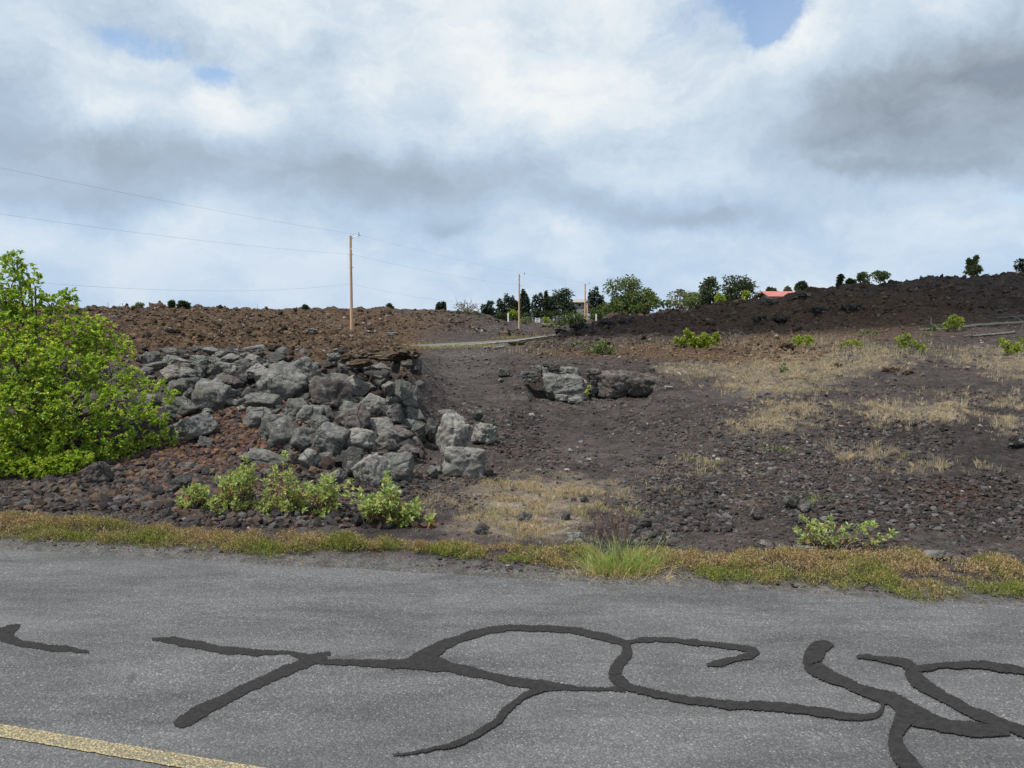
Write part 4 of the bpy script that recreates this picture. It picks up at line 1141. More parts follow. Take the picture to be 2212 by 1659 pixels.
class Tubes:
    def __init__(s, k=5): s.V = []; s.F = []; s.n = 0; s.k = k
    def add(s, pts, r0, r1):
        pts = np.asarray(pts, float); m = len(pts)
        tg = norm(np.gradient(pts, axis=0))
        ref = np.array([0, 0, 1.]) if abs(tg[0, 2]) < .9 else np.array([1., 0, 0])
        a = norm(np.cross(tg, ref)); b = np.cross(tg, a)
        th = np.linspace(0, 2 * pi, s.k + 1)[:-1]
        rr = np.linspace(r0, r1, m)[:, None, None]
        ring = pts[:, None, :] + rr * (np.cos(th)[None, :, None] * a[:, None, :] + np.sin(th)[None, :, None] * b[:, None, :])
        s.V.append(ring.reshape(-1, 3))
        i = np.arange(m - 1)[:, None] * s.k; j = np.arange(s.k)[None, :]; j2 = (j + 1) % s.k
        s.F.append((np.stack([i + j, i + j2, i + s.k + j2, i + s.k + j], -1).reshape(-1, 4)) + s.n)
        s.F.append(np.array([[s.n + (m - 1) * s.k + q for q in (0, 1, 2, min(3, s.k - 1))]]))
        s.n += m * s.k
    def build(s, name, mat, parent=None, origin=(0, 0, 0)):
        return mesh_np(name, np.concatenate(s.V) - np.asarray(origin), np.concatenate(s.F), mat, parent=parent, smooth=True)
def curve(p0, p1, r_, n=6, wob=.08, sag=0.0):
    p0 = np.asarray(p0, float); p1 = np.asarray(p1, float)
    t = np.linspace(0, 1, n)[:, None]; L = np.linalg.norm(p1 - p0)
    q = p0 + (p1 - p0) * t
    w = r_.normal(0, 1, (n, 3)) * L * wob * np.sin(t * pi)
    q = q + w; q[:, 2] += (sag * L * np.sin(t * pi))[:, 0]
    return q
def palette(r_, n, cols, w=None, v=.22):
    cols = np.array(cols); k = r_.choice(len(cols), n, p=w)
    return cols[k] * r_.uniform(1 - v, 1 + v, (n, 1))
G_NAU = [(.27, .40, .055), (.39, .48, .07), (.14, .25, .04), (.50, .52, .09), (.56, .47, .10)]
G_SRB = [(.31, .40, .15), (.39, .46, .20), (.21, .29, .09), (.46, .43, .19)]

def rosettes(Lv, P, axis, r_, nleaf, L, Wd, cols, w=None, dead=.0, open_=.9):
    n = len(P)
    P = np.repeat(P, nleaf, 0); ax = np.repeat(norm(axis), nleaf, 0)
    rn = r_.normal(size=(n * nleaf, 3)); rn -= ax * np.sum(rn * ax, 1, keepdims=True); rn = norm(rn)
    tlt = r_.uniform(.15, open_ * 1.6, (n * nleaf, 1))
    d = norm(ax + rn * tlt)
    base = P - ax * r_.uniform(0, L * .6, (n * nleaf, 1))
    col = palette(r_, n * nleaf, cols, w)
    if dead:
        k = r_.uniform(0, 1, n * nleaf) < dead
        col[k] = palette(r_, k.sum(), [(.42, .20, .07), (.50, .12, .06), (.40, .30, .10)])
        d[k, 2] -= .8; d = norm(d)
    Lv.add(base, d, L * r_.uniform(.65, 1.2, n * nleaf), Wd * r_.uniform(.7, 1.2, n * nleaf), col, r_)

# ---- the big green bush on the left
def big_bush():
    r_ = np.random.default_rng(51)
    lobes = [(35,562,26,.1),(62,592,26,.1),(18,612,34,.1),(76,618,20,.0),(0,650,48,.0),(55,665,42,.1),(112,655,30,.1),(150,640,20,.2),(148,665,24,.1),
             (-70,640,60,.3),(-60,740,90,0),(35,725,62,-.1),(108,722,52,0),(178,716,42,.1),(222,706,24,.3),(212,748,44,.2),(262,752,28,.3),(50,800,78,-.3),(145,795,64,-.2),
             (232,800,50,0),(292,815,30,.1),(322,836,22,0),(350,832,16,-.1),(378,846,11,-.1),(366,862,10,-.1),(-70,860,100,-.1),(60,880,80,-.5),(165,880,66,-.4),(255,875,50,-.2),(315,880,30,-.1),
             (345,905,24,-.1),(368,935,16,-.1),(382,952,9,-.1),(345,950,22,-.1),(-60,960,90,-.1),(50,955,62,-.55),(150,955,60,-.5),(240,945,52,-.35),(305,945,34,-.15),(200,990,34,-.4),(262,990,34,-.3),(300,985,20,-.2),(100,935,50,-.5)]
    YB = 10.9
    base = ray_ground(60, 1030)[0]; base[1] = 11.2; base[0] = (60 - CU) / F * 11.2; base[2] = h0(base[0], base[1])
    root = empty('green_bush', base)
    tag(root, 'large bright green leafy bush filling the left edge of the photo', 'bush')
    Lv = Leaves(); Tb = Tubes(5); inner = Tb
    lobes = [(u, v, r * (.82 if u > 280 else 1.0), q) for (u, v, r, q) in lobes]
    for (u, v, rad, dy) in lobes:
        Y = YB + dy; c = at_y(u, v, Y); R_ = rad * Y / F
        n = max(5, int(rad * rad * .060))
        d = norm(r_.normal(size=(n, 3))); d[:, 1] = np.where(d[:, 1] > .35, -d[:, 1], d[:, 1])
        rr = R_ * r_.uniform(.62, 1.08, (n, 1)) * (1 + .34 * perlin(d[:, 0] * 2.2 + u, d[:, 1] * 2.2, d[:, 2] * 2.2 + v))[:, None]
        P = c + d * rr * np.array([1, 1.15, .95])
        axis = d * .9 + np.array([0, -.15, .75])
        g_ = r_.uniform(.7, 1.0); w = np.array([.30, .22 * g_ + .06, .34 - .14 * (g_ - .7) / .3, .10, .04]); w = w / w.sum()
        rosettes(Lv, P, axis, r_, 9, .062 * r_.uniform(.85, 1.15), .026, G_NAU, w, open_=1.0)
        m = max(2, n // 9)
        for q in P[:m]:
            inner.add(curve(c - np.array([0, -R_ * .3, R_ * .35]), q, r_, 4, .08), .006, .003)
    for (u, v, rad, dy) in lobes:
        if rad >= 18:
            c = at_y(u, v, YB + dy)
            mid = base + (c - base) * .5 + np.array([0, .15, -.08])
            t = np.linspace(0, 1, 8)[:, None]
            pts = (1 - t) ** 2 * base + 2 * t * (1 - t) * mid + t * t * c + r_.normal(0, .02, (8, 3)) * np.sin(t * pi)
            Tb.add(pts, .035, .010)
    Tb.build('branches', M['bark'], root, base)
    Lv.build('crown', M['leaf'], root, base)
big_bush()
def low_shrub(name, label, lobes, Y, seed, cols, leaf=(.05, .022), dens=.075, cat='shrub', nleaf=8, dead=0, mat='leaf', w=None, group=None, open_=1.0):
    """dense low shrub from lobes (u, v, radius) in picture units at distance Y"""
    r_ = np.random.default_rng(seed)
    us = np.array([l[0] for l in lobes]); vs = np.array([l[1] + l[2] for l in lobes])
    bu = us.mean()
    base = at_y(bu, vs.max(), Y); base[2] = float(h(base[0], base[1])) - .02
    root = empty(name, base); tag(root, label, cat, group)
    Lv = Leaves(); Tb = Tubes(4)
    for (u, v, rad) in lobes:
        c = at_y(u, v, Y + r_.uniform(-.1, .1)); R_ = rad * Y / F
        n = max(3, int(rad * rad * dens * (Y / 9) ** .0))
        d = norm(r_.normal(size=(n, 3)))
        P = c + d * R_ * r_.uniform(.4, 1.05, (n, 1))
        rosettes(Lv, P, d + np.array([0, -.1, .8]), r_, nleaf, leaf[0], leaf[1], cols, w, dead, open_)
        Tb.add(curve(base, c, r_, 5, .05), max(.004, R_ * .06), max(.002, R_ * .02))
    Tb.build('stems', M['bark'], root, base); Lv.build('foliage', M[mat], root, base)
    return root
low_shrub('shrub', 'low bright yellow-green shrub hugging the ground below the big bush', [(8,1000,26),(35,1010,24),(70,1000,26),(100,1010,28),(130,1000,24),(160,992,22),(185,990,16),(60,1040,18),(90,1035,20),(120,1028,18),(10,1035,14),(150,1015,16),(-30,1010,40),(0,1045,8)], 10.0, 61,
          [(.24, .36, .035), (.30, .42, .05), (.17, .27, .03), (.40, .42, .06)], (.06, .028), .085)

# ---- roadside shrubs with star-shaped leaf whorls
def whorl_shrub(name, label, tips, basepts, Y, seed, leaf=(.066, .021), nleaf=11, group='grey-green shrubs beside the road', dead=.09, stemr=.006, lower=2, cols=G_SRB):
    r_ = np.random.default_rng(seed)
    b0 = ray_ground(*basepts[0])[0] if Y is None else at_y(*basepts[0], Y)
    Yc = b0[1]; b0[2] = float(h(b0[0], b0[1])) - .01
    root = empty(name, b0); tag(root, label, 'shrub', group)
    Lv = Leaves(); Tb = Tubes(4)
    bases = []
    for (u, v) in basepts:
        p = at_y(u, v, Yc); p[2] = float(h(p[0], p[1])) - .02; bases.append(p)
    bases = np.array(bases)
    for (u, v) in tips:
        y = Yc + r_.uniform(-.22, .25); tip = at_y(u, v, y)
        bb = bases[np.argmin(np.abs(bases[:, 0] - tip[0]) + r_.uniform(0, .25, len(bases)))]
        c = curve(bb + r_.normal(0, .03, 3) * np.array([1, 1, 0]), tip, r_, 7, .04, .03)
        Tb.add(c, stemr, stemr * .45)
        ax = norm(norm(c[-1] - c[-2]) + np.array([0, 0, .8]) + r_.normal(0, .15, 3))
        rosettes(Lv, tip[None], ax[None], r_, nleaf, leaf[0], leaf[1], cols, None, 0, .95)
        for j in range(lower):
            q = c[-2 - (j % 3)] + r_.normal(0, .012, 3)
            rosettes(Lv, q[None], ax[None], r_, max(4, nleaf // 2), leaf[0] * .95, leaf[1], cols, None, dead * (1 + j), 1.2)
    Tb.build('stems', M['bark'], root, b0); Lv.build('leaves', M['leaf'], root, b0)
    return root
def fill_tips(r_, polys, n):
    out = []
    while len(out) < n:
        a = polys[r_.integers(0, len(polys))]
        x, y = r_.uniform(-1, 1, 2)
        if x * x + y * y < 1: out.append((a[0] + x * a[2], a[1] + y * a[3]))
    return out
r0 = np.random.default_rng(71)
F3_ = lambda u, v: (324 + u * .293, 972 + v * .293)
tipsA = fill_tips(r0, [(410, 1075, 28, 28), (415, 1095, 30, 20), (430, 1060, 20, 14)], 70)
whorl_shrub('leafy_shrub', 'leftmost leafy grey-green shrub beside the flat pale stone', tipsA, [(405, 1118), (425, 1122)], 8.9, 72)
tipsB = fill_tips(r0, [(500, 1055, 45, 40), (480, 1090, 50, 26), (530, 1030, 22, 20), (545, 1100, 40, 18)], 150) + [F3_(700, 60), F3_(680, 110), F3_(765, 110), F3_(660, 140), F3_(540, 240), F3_(620, 230)]
whorl_shrub('leafy_shrub', 'broad leafy grey-green shrub between the leftmost shrub and the one with an upright tip', tipsB, [(480, 1122), (510, 1126), (540, 1126)], 8.8, 73)
tipsC = fill_tips(r0, [(600, 1050, 40, 44), (625, 1085, 60, 34), (680, 1080, 54, 38), (706, 1052, 28, 26), (590, 1105, 40, 16), (700, 1110, 30, 14)], 190) + [F3_(1000, 25), F3_(1000, 55), F3_(920, 140), F3_(930, 170), F3_(1040, 140), F3_(1030, 170), F3_(1280, 185), F3_(1355, 170), F3_(1350, 220), F3_(1290, 210)]
whorl_shrub('leafy_shrub', 'largest leafy shrub with scattered red dead leaves, in front of the pile', tipsC, [(590, 1126), (630, 1126), (665, 1128), (700, 1130)], 8.75, 74)
tipsD = fill_tips(r0, [(840, 1075, 26, 30), (862, 1108, 34, 26), (810, 1095, 30, 26), (885, 1110, 22, 20), (850, 1130, 30, 10)], 120) + [F3_(1750, 165), F3_(1745, 195), F3_(1730, 220), F3_(1760, 240), F3_(1480, 230), F3_(1450, 260), F3_(1460, 330), F3_(1560, 300), F3_(1555, 350), F3_(1570, 420), F3_(1960, 370), F3_(1990, 400), F3_(1975, 440)]
whorl_shrub('leafy_shrub', 'right leafy shrub with a tall pointed tip below the whitish streaked boulder', tipsD, [(800, 1142), (840, 1146), (870, 1146)], 8.35, 75, leaf=(.072, .030))
whorl_shrub('leafy_sprig', 'small leafy sprig with red leaves right of the tall-tipped shrub', [F3_(2075, 490), F3_(2060, 510), F3_(2095, 480), F3_(2050, 500)], [(925, 1146)], 8.3, 76, dead=.3)
K_ = lambda u, v: (1641.7 + u * .2578, 1026.1 + v * .2578)
tipsE = [K_(*q) for q in [(300,440),(320,480),(360,360),(350,345),(430,400),(460,380),(490,400),(440,440),(470,470),(510,430),(580,350),(590,390),(570,430),(540,470),(600,520),(640,540),(560,540),(480,500),(470,570),(600,560),(650,580),(700,440),(740,420),(700,470),(720,500),(790,530),(820,560),(860,420),(880,400),(920,400),(950,395),(900,440),(960,420),(1100,470),(1120,490),(1090,510),(980,565),(1030,520),(860,590),(760,560),(420,520),(340,560),(380,500),(650,620),(520,600)]]
whorl_shrub('leafy_shrub', 'sprawling roadside shrub on the dark rubble at the right, long stem reaching right', tipsE, [(1790, 1186), (1812, 1190), (1770, 1182)], None, 77, leaf=(.060, .022))

# ---- verge ground cover
def verge():
    r_ = np.random.default_rng(81)
    lo = np.array([(-1200,1113),(-400,1160),(0,1180),(200,1180),(350,1190),(500,1205),(600,1212),(700,1200),(850,1196),(1000,1220),(1100,1225),(1180,1245),(1280,1246),(1400,1250),(1500,1258),(1580,1262),(1700,1272),(1800,1285),(1900,1290),(1980,1308),(2100,1292),(2212,1300),(2700,1330),(3400,1372)])
    hi = np.array([(-1200,1062),(-400,1106),(0,1128),(200,1136),(400,1150),(600,1162),(800,1174),(1000,1184),(1200,1190),(1400,1190),(1600,1200),(1750,1204),(1840,1188),(1900,1200),(2000,1208),(2100,1216),(2212,1232),(2700,1270),(3400,1318)])
    N = 57000
    u = r_.uniform(-1150, 3380, N); t = r_.uniform(0, 1, N)
    vl = np.interp(u, lo[:, 0], lo[:, 1]); vh = np.interp(u, hi[:, 0], hi[:, 1])
    wob = 7 * perlin(u / 60., 1.5, .2) + 4 * perlin(u / 18., 4.5, .2)
    v = vh + wob + (vl - vh) * t
    P = on_plane(u, v)
    x, y = P[:, 0], P[:, 1]
    dn = fbm(x * 1.5, y * 2.2, 3.1, 3)
    dn2 = fbm(x * 4.5, y * 6, 1.1, 2)
    edge = np.minimum(t, 1 - t) * 4
    bare = .9 * np.exp(-((u - 1340) / 90) ** 2) * (t > .55) + .35 * np.exp(-((u - 1050) / 90) ** 2) + .25 * np.exp(-((u - 850) / 60) ** 2)
    dens = .42 + dn * 1.9 + dn2 * 1.0 + np.clip(edge - .6, -.6, .3) - bare
    left = 1 - ss(u, 500, 900)
    dens += left * .22
    keep = r_.uniform(0, 1, N) < np.clip(dens, 0, 1)
    x, y, dens, u, t = x[keep], y[keep], dens[keep], u[keep], t[keep]
    n = len(x)
    hgt = np.clip(.010 + .065 * np.clip(dens, 0, 1.5) + .06 * fbm(x * 5, y * 5, 8, 2), .01, .15)
    P = np.stack([x, y, np.maximum(h(x, y), -.01) + hgt * r_.uniform(.25, 1, n)], 1)
    Lv = Leaves()
    k = 7
    Pr = np.repeat(P, k, 0)
    Pr = Pr + r_.normal(0, .018, Pr.shape) * np.array([1, 1, .5])
    d = norm(r_.normal(size=(n * k, 3)) * .75 + np.array([0, 0, 1.0]))
    green = np.clip(.12 + .55 * ss(t, .3, 1) + fbm(x * 2.6, y * 2.6, 6.6, 3) * 1.1 + .1, 0, 1)
    gg = np.repeat(green, k)[:, None]
    cg = palette(r_, n * k, [(.17, .195, .035), (.24, .24, .05), (.11, .14, .03)])
    co = palette(r_, n * k, [(.29, .18, .085), (.36, .25, .13), (.22, .14, .075), (.42, .34, .21)])
    pick = (r_.uniform(0, 1, (n * k, 1)) < gg)
    Lv.add(Pr, d, .024 * r_.uniform(.4, 1.9, n * k), .0055, np.where(pick, cg, co), r_, .1)
    V = np.concatenate(Lv.V); C = np.concatenate(Lv.C); m = len(V)
    F_ = np.arange(m * 4).reshape(m, 4)
    o = mesh_np('ground_cover', V.reshape(-1, 3), F_, M['dry'], C.reshape(-1, 3))
    tag(o, 'low orange and green creeping mat along the road edge', 'ground cover', kind='stuff')
verge()

# ---- grasses
def grass_patch(name, label, cat, N, regions, hmin, hmax, cols, seed, wid=.004, lean=.35, Ymax=80, kind='stuff', onlystraw=True, tuft=False):
    r_ = np.random.default_rng(seed)
    u = []; v = []
    W_ = sum(sa * sb * w for (_, _, sa, sb, w) in regions)
    for (a, b, sa, sb, w) in regions:
        k = int(N * sa * sb * w / W_) + 1
        u.append(r_.normal(0, .75, k) * sa + a); v.append(r_.normal(0, .75, k) * sb + b)
    u = np.concatenate(u); v = np.concatenate(v)
    ok = (v > 690) & (v < 1262)
    if tuft: ok &= r_.uniform(0, 1, len(u)) < 1 / 13.
    u, v = u[ok], v[ok]
    p = np.concatenate([ray_ground(u[i:i + 4000], v[i:i + 4000], None, 4.5, 90., 420) for i in range(0, len(u), 4000)])
    if onlystraw:
        # grow in tufts
        q = fbm(p[:, 0] * 2.4, p[:, 1] * 2.4, 2.2, 3)
        k = r_.uniform(0, 1, len(p)) < np.clip(.14 + 2.9 * q + 1.2 * perlin(p[:, 0] * 7, p[:, 1] * 7, 3.), .015, 1)
        k &= road_d(p[:, 0], p[:, 1]) > .1
        p = p[k]
    lo_ = None
    if tuft:
        k = 13
        p = np.repeat(p, k, 0)
        rad = r_.normal(0, 1, (len(p), 2)); sz = np.repeat(r_.uniform(.5, 1.5, len(p) // k), k)
        p[:, :2] += rad * (.022 * sz)[:, None]; lo_ = (rad, sz)
    n = len(p)
    p[:, :2] += r_.normal(0, .008 if tuft else .02, (n, 2))
    p[:, 2] = h(p[:, 0], p[:, 1]) - .01
    r = p[:, 1]
    H = r_.uniform(hmin, hmax, n) * (1 + .4 * fbm(p[:, 0], p[:, 1], 3., 2))
    if tuft: H = H * lo_[1]
    wv = np.maximum(wid, r * .00030)
    d = np.stack([r_.normal(0, lean, n), r_.normal(0, lean, n), np.ones(n)], 1)
    if tuft: d[:, :2] += lo_[0] * .45
    d = norm(d)
    tip = p + d * H[:, None]
    ang = r_.uniform(0, pi, n); s = np.stack([np.cos(ang), np.sin(ang), 0 * ang], 1) * (wv / 2)[:, None]
    midp = (p + tip) / 2 if lean > 2 else p + np.array([0, 0, 1]) * (H * .5)[:, None] * .95 + (tip - p) * .12
    V = np.stack([p - s, p + s, midp + s * .8, tip, midp - s * .8], 1)
    C = palette(r_, n, cols)
    F_ = np.arange(n * 5).reshape(n, 5)
    o = mesh_np(name, V.reshape(-1, 3), F_, M['dry'], np.repeat(C, 5, 0))
    tag(o, label, cat, kind=kind)
    return o
STRAW = [(.42, .345, .235), (.50, .42, .30), (.34, .27, .185), (.46, .34, .22), (.30, .27, .20)]
grass_patch('dry_grass', 'dry straw-coloured grass in patches over the lava', 'grass', 120000, [q for q in Z_STRAW if q[1] > 762 and q[1] < 1050], .05, .13, STRAW, 91, .0028, .35, tuft=True)
grass_patch('dry_grass', 'fine dry orange-tinted grass between the shrubs and the fountain grass', 'grass', 60000, [(1160,1095,115,38,1.25),(1090,1065,80,24,.8),(1240,1062,80,22,.8),(1130,1140,100,16,1.1),(1010,1130,60,16,.5),(940,1100,40,20,.35),(1380,1085,60,28,.3),(1010,1075,50,20,.5),(1420,1000,60,20,.08)], .02, .08, STRAW + [(.46, .31, .18)], 92, .0022, .4, tuft=True)
grass_patch('dry_grass', 'sparse dry grass on the slope below the dark hill', 'grass', 9000, [(1600,745,120,8,.6),(1900,760,160,10,.6),(1760,738,90,8,.6),(1150,760,120,5,.3),(2150,760,60,8,.6),(1350,745,80,5,.3)], .1, .28, STRAW + [(.25, .24, .12)], 93)
grass_patch('green_weeds', 'small yellow-green weeds sprinkled over the field', 'weeds', 2600, [(1480,1000,60,14,.5),(1690,970,40,9,1.2),(1960,990,30,6,.9),(1570,1010,60,10,.3),(1090,1110,40,16,.5),(1240,1110,30,14,.4),(1350,1100,60,20,.25),(1760,1085,40,6,.8),(1530,1030,40,8,.3),(1420,1060,40,14,.25),(1920,830,40,8,.7),(2020,845,40,6,.5),(1080,1038,30,5,.8),(2200,800,20,8,.4)], .03, .09, [(.22, .30, .05), (.30, .34, .06), (.16, .24, .05)], 94, .007, .6)
grass_patch('roadside_grass', 'yellow-green grass fringing the distant side road', 'grass', 2600, [(1000,748,70,2.2,1),(930,752,50,1.6,1),(1130,731,40,2.5,1.2),(880,744,16,2,1),(960,741,60,1.0,1),(1100,735,40,1.6,1)], .06, .2, [(.34, .33, .10), (.42, .34, .14), (.25, .27, .07)], 95, .01, .3, onlystraw=False)
grass_patch('straw_litter', 'flattened pale straw on the asphalt edge under the fountain grass', 'straw', 1500, [(1340,1246,110,7,1),(1250,1244,60,4,.6),(1430,1248,50,5,.6)], .04, .13, [(.52, .40, .22), (.60, .48, .30), (.42, .31, .16)], 96, .004, 6.0, onlystraw=False)

# fountain grass tuft
def fountain():
    r_ = np.random.default_rng(101)
    b = on_plane(1340., 1243.); b[2] = float(h(b[0], b[1]))
    root = empty('fountain_grass', b); tag(root, 'bright green fountain grass tuft with purple plumes at the road edge', 'grass tuft')
    def blades(n, Lm, LM, lean, cols, wid, seg=6, off=.08, bias=0.0):
        Vs = []; Cs = []; Fs = []; k = 0
        for i in range(n):
            bx = np.array([r_.normal(0, off) * 1.6, r_.normal(0, off * .6), 0])
            L = r_.uniform(Lm, LM); a = np.clip(r_.normal(bias, lean), -1.5, 1.5); ay = r_.normal(0, lean * .8)
            t = np.linspace(0, 1, seg)[:, None]
            pts = bx + np.array([a * .75 + bx[0] * 1.6, ay * .7, 1.0]) * L * t + np.array([a, ay, -.35 - .5 * abs(a)]) * L * (t ** 2.2) * .55
            w = wid * (1 - t * .85)
            th_ = r_.uniform(0, pi); sd = np.array([cos(th_), sin(th_) * .5, 0])
            A = pts - sd * w; B = pts + sd * w
            c = np.array(cols[r_.integers(0, len(cols))]) * r_.uniform(.75, 1.25)
            Vs.append(np.concatenate([A, B])); Cs.append(np.broadcast_to(c, (2 * seg, 3)))
            j = np.arange(seg - 1); Fs.append(np.stack([j, j + 1, seg + j + 1, seg + j], 1) + k); k += 2 * seg
        return np.concatenate(Vs), np.concatenate(Fs), np.concatenate(Cs)
    V, Fq_, C = blades(520, .16, .44, .36, [(.20, .34, .075), (.26, .38, .10), (.36, .42, .14), (.15, .26, .05), (.44, .38, .18)], .0028)
    mesh_np('blades', V, Fq_, M['leaf'], C, parent=root)
    V, Fq_, C = blades(520, .05, .19, .8, [(.50, .38, .18), (.58, .45, .25), (.42, .29, .13)], .0026, off=.09)
    mesh_np('dry_base', V, Fq_, M['dry'], C, parent=root)
    for (u, v, dy) in [(1284,1130,0),(1300,1118,.05),(1318,1110,0),(1336,1120,-.05),(1352,1128,.05),(1346,1100,.1),(1360,1108,0),(1292,1142,-.03),(1330,1135,.03),(1310,1140,-.03),(1356,1140,0)]:
        tip = at_y(u, v, b[1] + dy) - b
        st = curve(np.array([r_.normal(0, .04), 0, 0]), tip, r_, 8, .01, .02)
        T_ = Tubes(4); T_.add(st, .0022, .0016)
        s_ = T_.build('flower_stalk', M['bleached'], root)
        Lv = Leaves(); m = 420
        dd = norm(st[-1] - st[-3]); L = r_.uniform(.13, .17)
        q = tip + dd * (r_.uniform(-1, 0, (m, 1)) * L) + dd * .02
        rad = norm(np.cross(r_.normal(size=(m, 3)), dd)) * .8 + dd * .9
        Lv.add(q, rad, r_.uniform(.012, .024, m), .0024, palette(r_, m, [(.26, .17, .17), (.34, .24, .22), (.20, .12, .13)]), r_, 0)
        Lv.build('plume', M['dry'], s_, (0, 0, 0))
fountain()

# ---- shrubs across the field and beyond
YG = [(.20, .28, .035), (.28, .36, .05), (.14, .20, .03), (.36, .36, .07)]
DG = [(.040, .062, .026), (.055, .080, .032), (.030, .048, .022), (.075, .095, .045)]
MG = [(.085, .125, .035), (.11, .155, .045), (.06, .09, .03), (.15, .17, .06)]
PG = [(.16, .20, .09), (.12, .16, .08), (.20, .24, .11)]
GR = [(.20, .19, .15), (.15, .15, .11), (.13, .16, .08)]
def far_shrub(name, label, lobes, v_b, seed, cols, Y=None, leaf=None, dens=.2, cat='shrub', group=None, nleaf=6, mat='leaf'):
    u0 = np.mean([l[0] for l in lobes])
    Yv = Y if Y is not None else ray_ground(u0, v_b)[0][1]
    lf = leaf or (Yv * .0034, Yv * .0021); dens = .42 if len(lobes) > 6 else dens
    r_ = low_shrub(name, label, lobes, Yv, seed, cols, lf, dens, cat, nleaf, 0, mat, None, group)
    return r_
far_shrub('shrub', 'bright yellow-green shrub at the foot of the dark hill', [(1462,735,8),(1478,735,12),(1498,738,13),(1515,742,13),(1532,740,13),(1545,735,11),(1490,725,9),(1484,716,6),(1548,724,7),(1520,728,10),(1505,748,9)], 752, 111, YG)
far_shrub('shrub', 'pale green rounded shrub with grey twigs left of the yellow-green one', [(1300,752,16),(1285,756,12),(1315,756,12),(1270,760,8),(1302,744,10)], 766, 112, PG)
far_shrub('shrub', 'hazy green shrub above the straw field, left of the twiggy dead shrub', [(1722,736,12),(1738,733,12),(1750,738,10),(1712,742,8)], 748, 113, YG)
far_shrub('shrub', 'small leafy shrub above the dead twiggy shrub', [(1830,742,8),(1845,738,8),(1856,742,7),(1818,746,6)], 752, 114, YG)
far_shrub('shrub', 'leafy shrub with grey stems between straw and dark hill', [(1942,732,9),(1958,728,10),(1950,745,11),(1972,740,10),(1990,748,10)], 762, 115, YG)
far_shrub('shrub', 'pale green shrub rising in front of the shaded hill', [(2058,690,11),(2068,700,12),(2048,700,9),(2075,690,7)], 715, 116, YG)
far_shrub('shrub', 'small pale shrub left of the one in front of the shaded hill', [(2015,712,8),(2002,722,7),(2030,706,5)], 728, 117, PG)
far_shrub('shrub', 'leafy shrub at the far right beyond the dead logs', [(2172,745,12),(2185,755,12),(2200,748,12),(2165,735,7),(2208,735,8)], 765, 118, YG)
far_shrub('shrub', 'tiny leafy shrub on the brown clinker in the middle right', [(1688,795,7),(1697,797,7),(1692,789,5)], 803, 119, PG)
far_shrub('shrub', 'small scattered shrub between the twiggy dead shrub and the dark hill', [(1870,716,6),(1888,720,6),(1855,718,5)], 726, 120, PG)
far_shrub('fern', 'yellow-green fern growing in the dark gap of the outcrop', [(1269,842,4),(1271,850,4),(1270,834,3.5)], 856, 121, [(.38, .40, .06), (.30, .34, .05)], Y=19.3)
far_shrub('shrub', 'low weedy shrub on brown ground beyond the outcrop', [(1248,742,6),(1262,745,5),(1236,744,5)], 750, 122, PG)
far_shrub('yucca', 'spiky dark green plant beside the side road near the second pole', [(1099,722,5),(1100,715,4)], 728, 123, DG, Y=92)

# grey dead twiggy shrub
def twigs(name, label, base_uv, tips, Y, seed, r=.006, mat='bleached', cat='dead shrub', sub=3):
    r_ = np.random.default_rng(seed)
    b = at_y(base_uv[0], base_uv[1], Y); b[2] = float(h(b[0], b[1]))
    root = empty(name, b); tag(root, label, cat)
    tb = Tubes(4)
    br = tb
    for (u, v) in tips:
        e = at_y(u, v, Y + r_.uniform(-.03, .03) * Y)
        c = curve(b, e, r_, 7, .07, .06); tb.add(c, r, r * .4)
        for j in range(sub):
            k = r_.integers(2, 6); e2 = c[k] + norm(r_.normal(size=3) + norm(e - b) * 1.2) * np.linalg.norm(e - b) * .35
            br.add(curve(c[k], e2, r_, 4, .08), r * .5, r * .2)
    tb.build('branches', M[mat], root, b)
twigs('dead_shrub', 'grey leafless twiggy shrub in the straw field', (1832, 783), [(1800,772),(1812,764),(1822,758),(1835,755),(1845,760),(1858,768),(1866,776),(1815,780),(1850,776)], ray_ground(1832, 783)[0][1], 131, .012)
twigs('dead_shrub', 'pale tangle of dead twigs at the base of the dark hill', (1580, 740), [(1545,722),(1560,716),(1575,712),(1590,718),(1605,716),(1620,724),(1400,735),(1610,735)][:6], ray_ground(1580, 742)[0][1], 132, .014)
twigs('dead_branch', 'curved whitish stick lying on rubble left of the leafy shrubs', (328, 1112), [(372, 1116)], 9.0, 133, .006, cat='stick', sub=1)
# fallen logs on the right
def log(name, label, pts, rad, seed, Yv):
    r_ = np.random.default_rng(seed)
    q = []
    for (u, v, dy) in pts:
        p = at_y(u, v, Yv + dy); z = float(h(p[0], p[1])); p[2] = max(p[2], z + rad * .5); q.append(p)
    q = np.array(q); b = q[0]
    root = empty(name, b); tag(root, label, 'fallen log')
    t = np.linspace(0, 1, len(q)); tf = np.linspace(0, 1, 26)
    c = np.stack([np.interp(tf, t, q[:, j]) for j in range(3)], 1) + r_.normal(0, rad * .12, (26, 3))
    T_ = Tubes(8); T_.add(c, rad * .5, rad)
    T_.build('log', M['bleached'], root, b)
    T2 = Tubes(4)
    for j in range(7):
        k = r_.integers(2, 24); e = c[k] + np.array([r_.normal(0, .6), r_.normal(0, .3), r_.uniform(.1, .7)])
        T2.add(curve(c[k], e, r_, 5, .08), rad * .25, rad * .08)
    T2.build('broken_branches', M['bleached'], root, b)
log('fallen_log', 'long grey dead log lying across the foot of the dark hill, far right', [(1985,722,0),(2040,719,0),(2100,717,.5),(2160,712,1),(2260,706,1.5)], .10, 141, 37.)
log('fallen_log', 'shorter grey log with stubs below the long one, far right', [(2080,727,-1),(2110,731,-1),(2150,731,-.6),(2190,722,0)], .07, 142, 35.)
